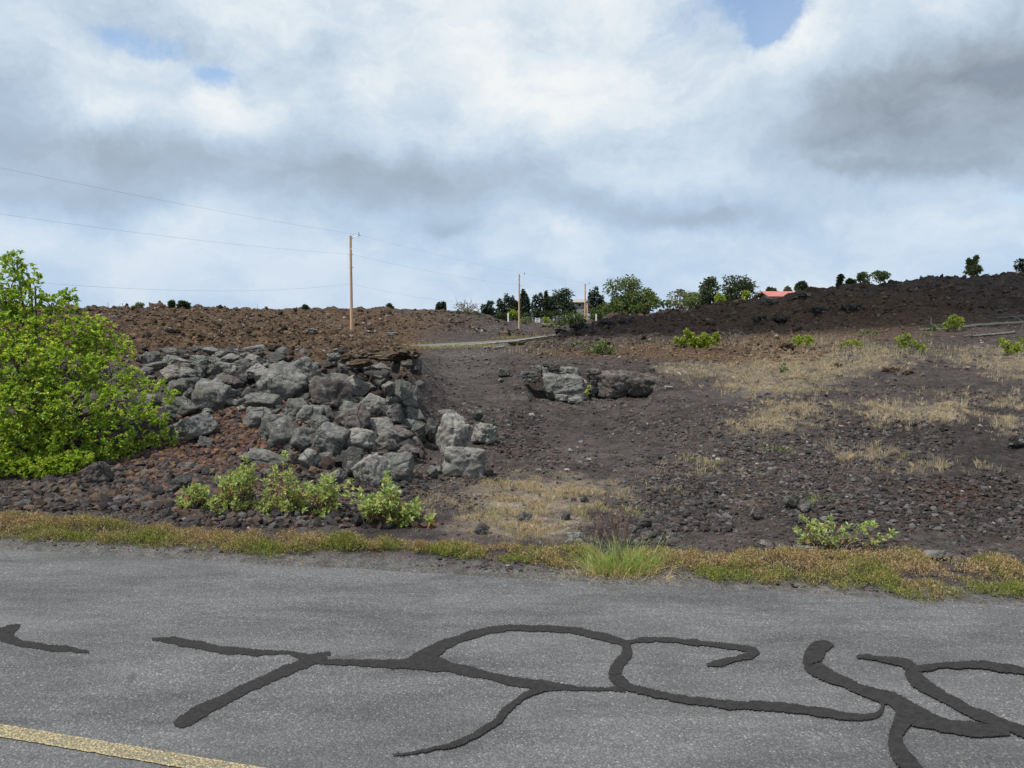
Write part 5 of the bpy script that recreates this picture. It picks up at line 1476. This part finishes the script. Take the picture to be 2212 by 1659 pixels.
log('fallen_log', 'thin grey log at the frame\'s right edge above the long log', [(2150,706,2),(2190,700,2.3),(2270,694,2.6)], .07, 143, 39.)

# ---- distant trees
def tree(name, label, u, vt, vb, wd, Y, seed, cols, kind='round', group='trees on the horizon', leafy=1.0, trunkmat='bark'):
    """u centre, vt/vb top and bottom of what shows, wd width, all in picture units"""
    r_ = np.random.default_rng(seed)
    top = at_y(u, vt, Y); bot = at_y(u, vb, Y)
    zb = min(float(h0(bot[0], Y)), bot[2]); b = np.array([bot[0], Y, zb])
    root = empty(name, b); tag(root, label, 'tree', group)
    Ht = top[2] - zb; Hc = top[2] - bot[2]; R_ = wd * (1.42 if wd > 31 or Y > 150 else 1.05) * Y / F / 2; Hc = Hc * 1.15
    lobes = []
    if kind == 'spire':
        n = 7
        for i in range(n):
            t = i / (n - 1); lobes.append((r_.normal(0, R_ * .12), r_.normal(0, R_ * .2), zb + Ht * .12 + Ht * .84 * t, R_ * (1 - t * .75) * .8, Ht / n * .8))
    elif kind == 'spires':
        m = max(2, int(wd / 9))
        for k in range(m):
            x = (k + .5) / m * 2 - 1; hk = r_.uniform(.62, 1.0) if k != m // 2 else 1.0
            for i in range(5):
                t = i / 4; lobes.append((x * R_ * .8 + r_.normal(0, .1), r_.normal(0, R_ * .3), zb + Ht * .15 + Ht * .8 * hk * t, R_ / m * 1.5 * (1 - t * .7), Ht / 5 * .7))
    else:
        k = 17 if kind == 'round' else 9
        for i in range(k):
            a = r_.uniform(0, 2 * pi); q = r_.uniform(.1, .85)
            t = r_.uniform(-.06, .88)
            env = math.sqrt(max(.12, 1 - (max(t - .5, 0) / .52) ** 2)) * (.72 + .28 * min(1, t / .4))
            lobes.append((cos(a) * R_ * q * env, sin(a) * R_ * q * env, top[2] - Hc * (1 - t), R_ * r_.uniform(.26, .50), Hc * r_.uniform(.11, .21)))
        lobes.append((r_.normal(0, R_ * .2), 0, top[2] - Hc * .13, R_ * .3, Hc * .12))
    Lv = Leaves(); T_ = Tubes(5)
    ls = max(Y * .0030, .05)
    for (x, y, z, rx, rz) in lobes:
        n = int(min(1300, max(110, (rx * rz) / (ls * ls) * 24)) * leafy)
        d = norm(r_.normal(size=(n, 3)))
        c = np.array([b[0] + x, b[1] + y, z])
        P = c + d * np.array([rx, rx, rz]) * r_.uniform(.35, 1.12, (n, 1))
        Lv.add(P, d + r_.normal(0, .6, (n, 3)) + np.array([0, 0, .35]), ls * r_.uniform(.7, 1.5, n), ls * .6, palette(r_, n, cols, None, .35), r_)
        mid = b + (c - b) * .5 + np.array([0, 0, Ht * .05])
        T_.add(np.array([b + np.array([0, 0, Ht * .1]), mid, c]), max(R_ * .05, ls * .2), R_ * .015)
    T_.add(np.array([b, b + np.array([0, 0, Ht * .25]), b + np.array([R_ * .05, 0, Ht * .6])]), max(R_ * .09, ls * .35), R_ * .03)
    T_.build('trunk', M[trunkmat], root, b)
    Lv.build('crown', M['leaf'], root, b)
BG = [(.034, .050, .034), (.045, .064, .040), (.026, .040, .027)]
TREES = [
 ('ironwood_tree', 'small dark tree alone left of the bare tree on the crest', 953,655,672,18,150,BG,'spires'),
 ('ironwood_tree', 'dark bushy tree at the left end of the tree row', 1058,651,684,24,185,BG,'round'),
 ('ironwood_tree', 'dark twin-crowned tree second from the left of the tree row', 1094,641,686,34,188,BG,'spires'),
 ('ironwood_tree', 'low dark tree just left of the second pole', 1116,652,686,20,190,BG,'round'),
 ('ironwood_tree', 'slim dark spire tree right behind the second pole', 1130,631,684,11,190,BG,'spire'),
 ('ironwood_tree', 'short slim tree right of the slim spire', 1138,639,684,13,192,BG,'spire'),
 ('ironwood_tree', 'dark feathery tree left of the short spire in the middle', 1162,640,672,22,200,BG,'spires'),
 ('ironwood_tree', 'narrow dark spire between the feathery tree and the tallest dark tree', 1179,634,672,9,200,BG,'spire'),
 ('ironwood_tree', 'dark round tree under the narrow spire', 1192,642,674,22,200,BG,'round'),
 ('ironwood_tree', 'tallest dark tree left of the grey-roofed house', 1218,623,686,36,180,BG,'round'),
 ('ironwood_tree', 'dark pyramidal tree right of the third pole', 1287,628,674,32,175,BG,'spires'),
 ('kiawe_tree', 'tall rounded olive-green tree right of the poles', 1346,599,676,64,120,MG,'round'),
 ('kiawe_tree', 'green tree joined to the right side of the tall rounded one', 1394,622,668,44,120,MG,'round'),
 ('kiawe_tree', 'lower green tree in front of the tall rounded one', 1328,645,680,34,112,MG,'round'),
 ('kiawe_tree', 'pale thin-leaved tree between the two tree pairs', 1467,626,658,38,120,GR,'sparse'),
 ('kiawe_tree', 'hazy green low trees right of the pale thin-leaved one', 1500,634,660,36,118,PG,'round'),
 ('kiawe_tree', 'left tree of the dark pair on the hill', 1532,599,656,44,85,DG,'round'),
 ('kiawe_tree', 'right tree of the dark pair on the hill', 1587,595,652,60,85,DG,'round'),
 ('kiawe_tree', 'yellow-green young tree between the dark pair', 1555,636,655,18,80,YG,'round'),
 ('kiawe_tree', 'yellow-green young tree right of the dark pair', 1612,628,652,22,80,YG,'sparse'),
 ('kiawe_tree', 'dark tree behind the red roof\'s right end', 1729,610,634,26,98,DG,'round'),
 ('kiawe_tree', 'low dark tree behind the red roof\'s left end', 1665,622,636,26,110,DG,'sparse'),
 ('kiawe_tree', 'tiny pale tree behind the middle of the red roof', 1702,620,634,14,105,GR,'sparse'),
 ('kiawe_tree', 'small upright dark tree on the hill crest', 1812,594,616,15,64,DG,'sparse'),
 ('kiawe_tree', 'tiny bush right of the small upright crest tree', 1836,604,614,16,64,DG,'sparse'),
 ('kiawe_tree', 'wide sparse bush on the hill crest', 1902,588,606,34,62,PG,'sparse'),
 ('kiawe_tree', 'sparse grey bush left of the wide crest bush', 1866,590,610,28,62,PG,'sparse'),
 ('kiawe_tree', 'thin upright leafy tree on the hill crest at right', 2098,556,592,24,62,PG,'spires'),
 ('kiawe_tree', 'sparse low bush around the thin crest tree', 2108,575,590,26,62,PG,'sparse'),
 ('kiawe_tree', 'dark tree crown at the right edge of the hill crest', 2210,562,582,30,64,DG,'sparse'),
 ('kiawe_tree', 'small pale bush left of the pointed mound on the crest', 300,656,667,18,93,PG,'sparse'),
 ('kiawe_tree', 'tiny dark tree right of the pointed mound', 372,652,663,10,96,DG,'round'),
 ('kiawe_tree', 'wider dark tree on the crest right of the pointed mound', 398,652,664,26,96,DG,'round'),
 ('kiawe_tree', 'lone dark sapling on the left crest', 660,661,672,11,130,BG,'round'),
 ('kiawe_tree', 'tiny spiky tree on the crest right of the first pole', 842,659,669,16,150,DG,'spire'),
]
for i, (nm, lab, u, vt, vb, wd, Y, cols, kind) in enumerate(TREES):
    tree(nm, lab, u, vt, vb, wd, Y, 200 + i, cols, kind, leafy=.45 if kind == 'sparse' else 1.0)
SHR = [
 ('bright green shrub under the bare tree on the far bank', [(975,684,10),(992,680,12),(1008,678,12),(960,687,7),(1022,686,9),(1040,688,11),(1028,678,8)], 132, MG, None),
 ('yellow-green bush just left of the second pole', [(1106,676,9),(1114,679,8),(1100,680,6)], 165, YG, None),
 ('small green bush right of the white sign', [(1177,690,6),(1184,692,6)], 168, YG, None),
 ('large green bush in front of the grey-roofed house', [(1225,690,12),(1240,684,13),(1255,686,12),(1212,696,10),(1238,696,12),(1260,694,8),(1200,700,7)], 150, MG, None),
 ('bright green bush at the third pole\'s foot', [(1292,680,12),(1304,677,10),(1280,684,8)], 130, MG, None),
 ('olive bush left of the white sign', [(1140,690,8),(1130,694,7)], 160, PG, None),
 ('pale bleached grass clump at the far bend of the side road', [(1180,705,6),(1190,702,6),(1198,706,5)], 128, [(.26,.25,.15),(.20,.20,.11)], None),
 ('dark shrub under the tallest dark tree', [(1205,680,10),(1190,680,9),(1222,678,9)], 170, DG, None),
 ('green fringe bush at the hill line below the pale tree', [(1430,656,9),(1418,660,8),(1445,658,8)], 100, MG, None),
 ('mixed green bush below the joined green tree', [(1385,662,9),(1370,666,9),(1400,660,8)], 100, MG, None),
 ('dark thicket under the twin-crowned and slim trees', [(1075,684,9),(1088,684,8),(1128,684,9),(1142,683,8),(1118,685,7)], 178, DG, None),
 ('low dark hedge under the feathery trees', [(1155,676,7),(1168,677,6),(1180,676,7),(1196,677,7)], 190, DG, None),
 ('dark green thicket between the grey-roofed house and the tall rounded tree', [(1282,672,8),(1296,668,9),(1308,664,10),(1318,668,9)], 140, MG, None),
 ('hazy grey-green thicket left of the dark tree pair', [(1445,652,8),(1480,650,8),(1462,654,8),(1492,650,9),(1512,648,8)], 104, PG, None),
 ('small green bush on the left crest beside the fence posts', [(192,664,5),(186,668,5)], 91, MG, None),
]
for i, (lab, lobes, Y, cols, g_) in enumerate(SHR):
    far_shrub('distant_shrub', lab, lobes, 0, 300 + i, cols, Y=Y, group='shrubs in the distance', dens=.5, leaf=(Y * .0024, Y * .0015))
# bare tree on the far bank
twigs('bare_tree', 'pale leafless spreading tree on the far bank above the green shrub', (1012, 682), [(978,664),(985,657),(995,653),(1008,654),(1020,658),(1032,665),(1038,672),(1000,660),(1025,662)], 134., 400, .09, cat='tree', sub=6)
# ------------------------------------------------------------------ poles, wires, houses, sign, fence
def box(V, F_, c, s, n):
    x, y, z = c; a, b, d = s[0] / 2, s[1] / 2, s[2] / 2
    V += [(x + i * a, y + j * b, z + k * d) for k in (-1, 1) for j in (-1, 1) for i in (-1, 1)]
    F_ += [[n, n + 2, n + 3, n + 1], [n + 4, n + 5, n + 7, n + 6], [n, n + 1, n + 5, n + 4], [n + 2, n + 6, n + 7, n + 3], [n, n + 4, n + 6, n + 2], [n + 1, n + 3, n + 7, n + 5]]
    return n + 8
def boxes(name, L, mat, parent=None):
    V = []; F_ = []; n = 0
    for c, s in L: n = box(V, F_, c, s, n)
    return mesh_np(name, np.array(V), np.array(F_), mat, parent=parent)
def pole(u, vb, vt, Y, label, rad=.15, zb=None, extra=False):
    b = at_y(u, vb, Y); t = at_y(u + (-3 if vb - vt > 150 else 0), vt, Y)
    b[2] = min(b[2], float(h(b[0], b[1]))) - .1
    root = empty('utility_pole', b); tag(root, label, 'utility pole', 'wooden utility poles')
    T_ = Tubes(14); k = np.linspace(0, 1, 8)[:, None]
    T_.add((t - b) * k, rad, rad * .72); T_.build('shaft', M['wood'], root)
    tp = t - b
    T_ = Tubes(6); T_.add([tp + [rad * .6, 0, -.35], tp + [.35, 0, -.12], tp + [1.05, 0, .02]], .035, .035)
    T_.build('bracket', M['metal'], root)
    T_ = Tubes(8); T_.add([tp + [.85, 0, .0], tp + [.85, 0, .16], tp + [.85, 0, .34]], .07, .05); T_.build('insulator', M['metal'], root)
    T_ = Tubes(14); T_.add([tp + [0, 0, -1.25], tp + [0, 0, -1.45]], rad * .76, rad * .78); T_.build('reflective_band', M['white'], root)
    T_ = Tubes(8)
    for dz in (-1.9, -3.2):
        T_.add([tp + [-rad * 1.6, 0, dz], tp + [rad * 1.6, 0, dz]], .03, .03)
    T_.build('through_bolts', M['metal'], root)
    return b, t
p1b, p1t = pole(760, 721, 509, 85., 'nearest and tallest tan wooden pole on the brown lava plateau', .165)
p2b, p2t = pole(1121.5, 724, 592, 137., 'middle wooden pole beside the side road', .17)
p3b, p3t = pole(1264, 694, 613, 172., 'farthest wooden pole near the grey-roofed house, with a pale sleeve', .17)
T_ = Tubes(10); s0 = at_y(1269, 696, 171.); s0[2] -= 2; s1 = at_y(1269, 655, 171.)
T_.add([s0, (s0 + s1) / 2, s1], .17, .14); sp = T_.build('pole_stub', M['wood']); tag(sp, 'short brown wooden stub pole standing against the farthest pole', 'pole')
def wire(label, att, sag, nm='power_line'):
    pts = []
    for a, b in zip(att[:-1], att[1:]):
        t = np.linspace(0, 1, 40)[:-1, None]
        q = a + (b - a) * t; q[:, 2] -= (4 * sag * t * (1 - t))[:, 0]; pts.append(q)
    pts.append(att[-1][None]); P = np.concatenate(pts)
    T_ = Tubes(4); T_.add(P, .0045, .0045)
    tag(T_.build(nm, M['wire']), label, 'wire', 'wires strung along the poles')
def out_pt(u, v, at, tt=1.38):
    """continue a wire out of the frame on the left: through the point seen at (u, v)"""
    d = np.array([-17.6, -52.0]); k = (u - CU) / F
    t = (k * at[1] - at[0]) / (d[0] - k * d[1])
    Y = at[1] + d[1] * t; p = at_y(u, v, Y)
    return p, at + (p - at) * 1.0, (p - at) / t
e = []
for (v, dz, dx) in ((358, .34, .85), (456, -3.9, 0), (588, -9.0, 0)):
    a1 = p1t + np.array([dx, 0, 0]); 
    vv = {358: 507, 456: 549, 588: 613}[v]
    a1[2] = at_y(758, vv, 85.)[2]
    p, _, sl = out_pt(0, v, a1)
    far = a1 + (p - a1) * 1.15
    a2 = p2t + np.array([dx, 0, 0]); a2[2] = at_y(1121, {358: 590, 456: 616, 588: 652}[v], 137.)[2]
    a3 = p3t + np.array([dx, 0, 0]); a3[2] = at_y(1264, {358: 611, 456: 628, 588: 655}[v], 172.)[2]
    e.append((far, a1, a2, a3))
wire('top thin wire running along the poles from upper left', e[0], .25)
wire('middle thin wire running along the poles', e[1], .35)
wire('lowest thin wire running along the poles behind the bush top', e[2], .9)

# grey-roofed house
def house(label, name, c, w, dp, hh, rise, wallm, roofm, yaw, over=.4, win=(), skirt=3.0, mono=False):
    root = empty(name, c); tag(root, label, 'house'); root.rotation_euler = (0, 0, yaw)
    a, b = w / 2, dp / 2
    V = [(-a, -b, -skirt), (a, -b, -skirt), (a, b, -skirt), (-a, b, -skirt), (-a, -b, hh), (a, -b, hh), (a, b, hh), (-a, b, hh)]
    if mono:
        ob = mesh_np('walls', np.array(V), np.array([[0, 1, 5, 4], [1, 2, 6, 5], [2, 3, 7, 6], [3, 0, 4, 7]]), wallm, parent=root)
    else:
        V += [(-a, 0, hh + rise), (a, 0, hh + rise)]
        ob = mesh_np('walls', np.array(V[:8]), np.array([[0, 1, 5, 4], [1, 2, 6, 5], [2, 3, 7, 6], [3, 0, 4, 7]]), wallm, parent=root)
        mesh_np('gable', np.array([V[4], V[8], V[7]]), np.array([[0, 1, 2]]), wallm, parent=root)
        mesh_np('gable', np.array([V[5], V[6], V[9]]), np.array([[0, 1, 2]]), wallm, parent=root)
    th = .12
    if mono:
        z0_, z1_ = hh + .05, hh + .05 + rise
        R_ = np.array([(-a - over, -b - over, z0_), (a + over, -b - over, z0_), (a + over, b + over, z1_), (-a - over, b + over, z1_)])
    else:
        k = rise / b; z0_ = hh - over * k + .05
        R_ = np.array([(-a - over, -b - over, z0_), (a + over, -b - over, z0_), (a + over, 0, hh + rise + .05), (-a - over, 0, hh + rise + .05)])
    def slab(R_):
        V = np.concatenate([R_, R_ + np.array([0, 0, th])])
        return V, np.array([[0, 3, 2, 1], [4, 5, 6, 7], [0, 1, 5, 4], [1, 2, 6, 5], [2, 3, 7, 6], [3, 0, 4, 7]])
    V1, F1 = slab(R_)
    if mono: mesh_np('roof', V1, F1, roofm, parent=root)
    else:
        R2 = R_.copy(); R2[:, 1] *= -1; R2[2:, 1] = 0.004; V2, F2 = slab(R2)
        mesh_np('roof', np.concatenate([V1, V2]), np.concatenate([F1, F2 + 8]), roofm, parent=root)
    for (x, z, ww, wh) in win:
        f = boxes('window', [((x, -b - .03, z), (ww + .16, .06, wh + .16))], M['white'], root)
        boxes('pane', [((x, -b - .07, z), (ww, .03, wh))], M['glass'], f)
    return root
c1 = at_y(1251, 668, 186.)
hs = house('small house with a grey sloping roof and pale front among the dark trees', 'grey_roofed_house', c1, 2.6, 2.4, 1.6, .5, M['wall_grey'], M['roof_grey'], radians(-12), .45, ((.3, .9, .7, .7),), 3.0)
boxes('annex', [((-1.85, .2, .1), (1.1, 2.0, 3.0))], M['wall_dark'], hs)
c2 = at_y(1690, 643, 84.)
house('house with a faded red metal roof half hidden behind the lava hill', 'red_roofed_house', c2, 3.6, 3.0, .05, .42, M['wall_pale'], M['roof_red'], radians(4), .35, ((-1.5, -.5, .7, .7), (.6, -.5, .7, .7)), 4.0)

# sign by the fence
sg = at_y(1161, 698, 168.); zg = float(h0(sg[0], 168.))
root = empty('sign', (sg[0], 168., zg)); tag(root, 'small white rectangular notice sign on posts by the distant fence', 'sign')
zc = at_y(1161, 692, 168.)[2] - zg
boxes('panel', [((0, 0, zc), (1.0, .04, .78))], M['white'], root)
boxes('post', [((-.35, .05, zc / 2 - .4), (.06, .05, zc + 1.2))], M['metal'], root); boxes('post', [((.35, .05, zc / 2 - .4), (.06, .05, zc + 1.2))], M['metal'], root)
boxes('lettering', [((-.25, -.03, zc + .15), (.10, .02, .26)), ((.0, -.03, zc + .15), (.16, .02, .22)), ((.26, -.03, zc + .15), (.12, .02, .26)), ((-.1, -.03, zc - .18), (.5, .02, .07))], M['ink'], root)
# fence
rf = empty('wire_fence', at_y(1180, 700, 170.)); o0 = np.array(rf.location)
tag(rf, 'thin wire fence with metal posts beside the white sign', 'fence')
prev = None; Tw = Tubes(4)
for u in (1128, 1146, 1165, 1184, 1203, 1222, 1241):
    Yf = 170. + (u - 1180) * -.05
    p = at_y(u, 694, Yf); p[2] = float(h0(p[0], Yf))
    z = at_y(u, 686 if u < 1200 else 682, Yf)[2]
    T_ = Tubes(6); T_.add([p - o0 - [0, 0, .5], (p - o0 + [0, 0, (z - p[2]) / 2]), np.array([p[0], p[1], z]) - o0], .05, .05); T_.build('post', M['metal'], rf)
    if prev is not None:
        for f in (.45, .7, .95):
            a = prev[0] + (prev[1] - prev[0]) * f; b = p + (np.array([p[0], p[1], z]) - p) * f
            Tw.add([a - o0, (a + b) / 2 - o0, b - o0], .012, .012)
    prev = (p, np.array([p[0], p[1], z]))
Tw.build('fence_wires', M['metal'], rf)
# markers and crest posts
for (u, vt, vb, Y, w, lab, mt, cat) in [
  (1098, 677, 690, 160., .26, 'white roadside marker post left of the second pole', 'white', 'marker post'),
  (1246.5, 684, 692, 150., .2, 'short white marker post right of the large green bush', 'white', 'marker post'),
  (1288, 678, 688, 128., .2, 'white marker standing below the third pole\'s bushes', 'white', 'marker post'),
  (234, 653, 670, 90., .07, 'thin metal fence post tallest on the left crest', 'metal', 'fence post'),
  (258, 657, 670, 92., .05, 'thin short fence post between the other two on the left crest', 'metal', 'fence post'),
  (265, 655, 670, 91., .07, 'thin metal fence post right of the two others on the left crest', 'metal', 'fence post'),
  (556, 657, 672, 120., .06, 'lone thin stake on the crest between mound and first pole', 'metal', 'fence post')]:
    p = at_y(u, vb, Y); z1 = at_y(u, vt, Y)[2]; z0_ = min(p[2], float(h0(p[0], Y))) - .3
    T_ = Tubes(8); T_.add([(0, 0, 0), (0, 0, (z1 - z0_) * .5), (0, 0, z1 - z0_ - .06), (0, 0, z1 - z0_)], w / 2, w / 2 * .9)
    o = T_.build('marker_post' if mt == 'white' else 'fence_post', M[mt]); o.location = (float(p[0]), float(Y), z0_)
    tag(o, lab, cat)

# ------------------------------------------------------------------ the cloud whose shade lies on the right hill
def cloud():
    d, Fc = ico(5)
    ctr = np.array([33., 56., 3.]); k = 520 / SUN_TO[2]
    P = ctr + SUN_TO * k
    r = 1 + .25 * fbm(d[:, 0] * 2, d[:, 1] * 2, d[:, 2] * 2, 4)
    V = d * r[:, None] * np.array([34., 17.5, 14.])
    a = radians(4); V = V @ np.array([[cos(a), sin(a), 0], [-sin(a), cos(a), 0], [0, 0, 1]])
    o = mesh_np('cloud', V, Fc, M['cloud'], smooth=True); o.location = [float(q) for q in P]
    tag(o, kind='structure')
cloud()
